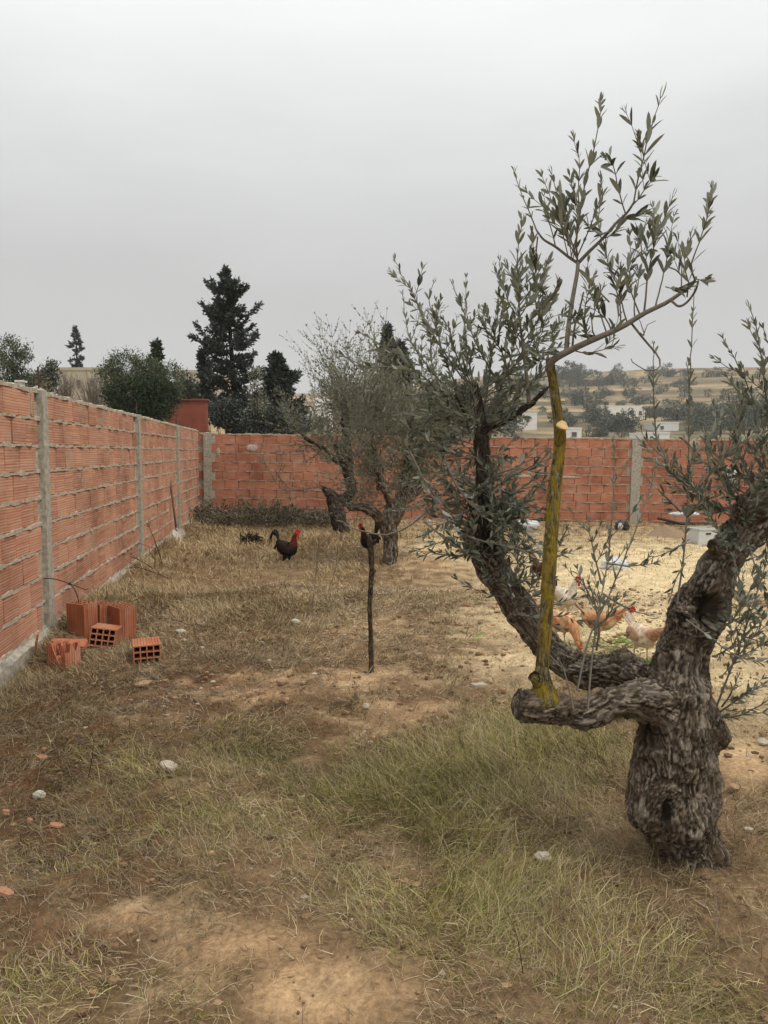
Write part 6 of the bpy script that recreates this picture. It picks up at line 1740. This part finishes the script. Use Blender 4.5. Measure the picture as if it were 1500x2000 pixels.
def c_dry(px, py, x, y, r):
    n = len(px); g = green_mask(px, py); t = (patch(x, y, 3, 74))[:, None]
    c = colmix(r, n, (.32, .235, .125), (.62, .49, .285)); k = colmix(r, n, (.15, .108, .062), (.30, .215, .12))
    far = sstep(6, 10, y)[:, None]
    c = np.where(r.random((n, 1)) < .38, k, c)
    c = c * (1 - .15 * (1 - far)) * (1 - .48 * soil_masks(px, py)[2][:, None]); gg = colmix(r, n, (.17, .165, .07), (.30, .27, .12))
    return np.where(r.random((n, 1)) < (.55 * g)[:, None], gg, c) * (.8 + .4 * t)
tag(obj('dry_grass', blades(420000, 1.7, 8.5, d_dry, l_dry, .9, .0017, c_dry, 1, clump=.06), M['grass']), 'dry yellow grass over the yard', kind='stuff')
tag(obj('dry_grass', blades(190000, 8.5, 18.3, lambda px, py, x, y: np.clip(d_dry(px, py, x, y) + .1, .02, 1), lambda *a: l_dry(*a) * 1.15, .95, .0018, c_dry, 2, seg=2, clump=.14), M['grass']), 'dry yellow grass at the far end of the yard', kind='stuff')
def d_green(px, py, x, y):
    b, s, rd = soil_masks(px, py); g = green_mask(px, py)
    return np.clip(g * (.30 + 2.2 * (patch(x, y, 3.2, 81) - .36) + 1.6 * (patch(x, y, 9, 83) - .5)) * 1.3 - .7 * b - s, 0, 1)
def l_green(px, py, x, y, r): return (.05 + .07 * patch(x, y, 2.2, 82) + .12 * tall_mask(px, py)) * r.uniform(.5, 1.5, len(px))
def c_green(px, py, x, y, r):
    n = len(px); c = colmix(r, n, (.130, .132, .028), (.31, .28, .082)); k = colmix(r, n, (.32, .275, .13), (.52, .44, .25))
    return np.where(r.random((n, 1)) < .46, k, c) * np.clip(.45 + 1.15 * patch(x, y, 2.6, 84), .6, 1.35)[:, None]
tag(obj('green_grass', blades(330000, 1.7, 6.5, d_green, l_green, .92, .0018, c_green, 3, clump=.07, curl=.5), M['grass']), 'patches of green grass in the near yard', kind='stuff')
def d_lit(px, py, x, y):
    b, s, rd = soil_masks(px, py)
    return np.clip(.25 + 1.6 * (patch(x, y, 3, 91) - .4) + .5 * rd - .75 * b - .7 * s, .05, 1)
def c_lit(px, py, x, y, r):
    n = len(px); c = colmix(r, n, (.30, .235, .15), (.56, .46, .31)); k = colmix(r, n, (.12, .085, .055), (.24, .17, .105))
    return np.where(r.random((n, 1)) < .45, k, c) * (1 - .42 * soil_masks(px, py)[2][:, None])
tag(obj('straw_litter', blades(200000, 1.7, 9, d_lit, lambda px, py, x, y, r: r.uniform(.02, .12, len(px)), 1.35, .0018, c_lit, 4, flat=True, seg=2), M['grass']), 'dead straw lying flat on the soil', kind='stuff')
# clods and pebbles
m = MB(); r = np.random.default_rng(6)
for k in range(7500):
    y_ = math.sqrt(r.uniform(1.8 ** 2, 9 ** 2)); x_ = r.uniform(-.62, .66) * y_
    if not wall_clear(x_, y_): continue
    s_ = (.004 + .013 * r.random() ** 4) * (1 + y_ * .12); z_ = float(Hy(x_, y_))
    m.ball((x_, y_, z_ + s_ * .2), np.array([1, .9, .6]) * s_ * r.uniform(.7, 1.3, 3), 5, 3, col=np.array([(.24, .15, .085), (.34, .22, .13), (.17, .105, .065), (.46, .39, .30)][min(3, int(r.random() * 3.3))]) * r.uniform(.7, 1.2))
tag(obj('gravel', m, M['clod']), 'small clods and pebbles on the soil', kind='stuff')
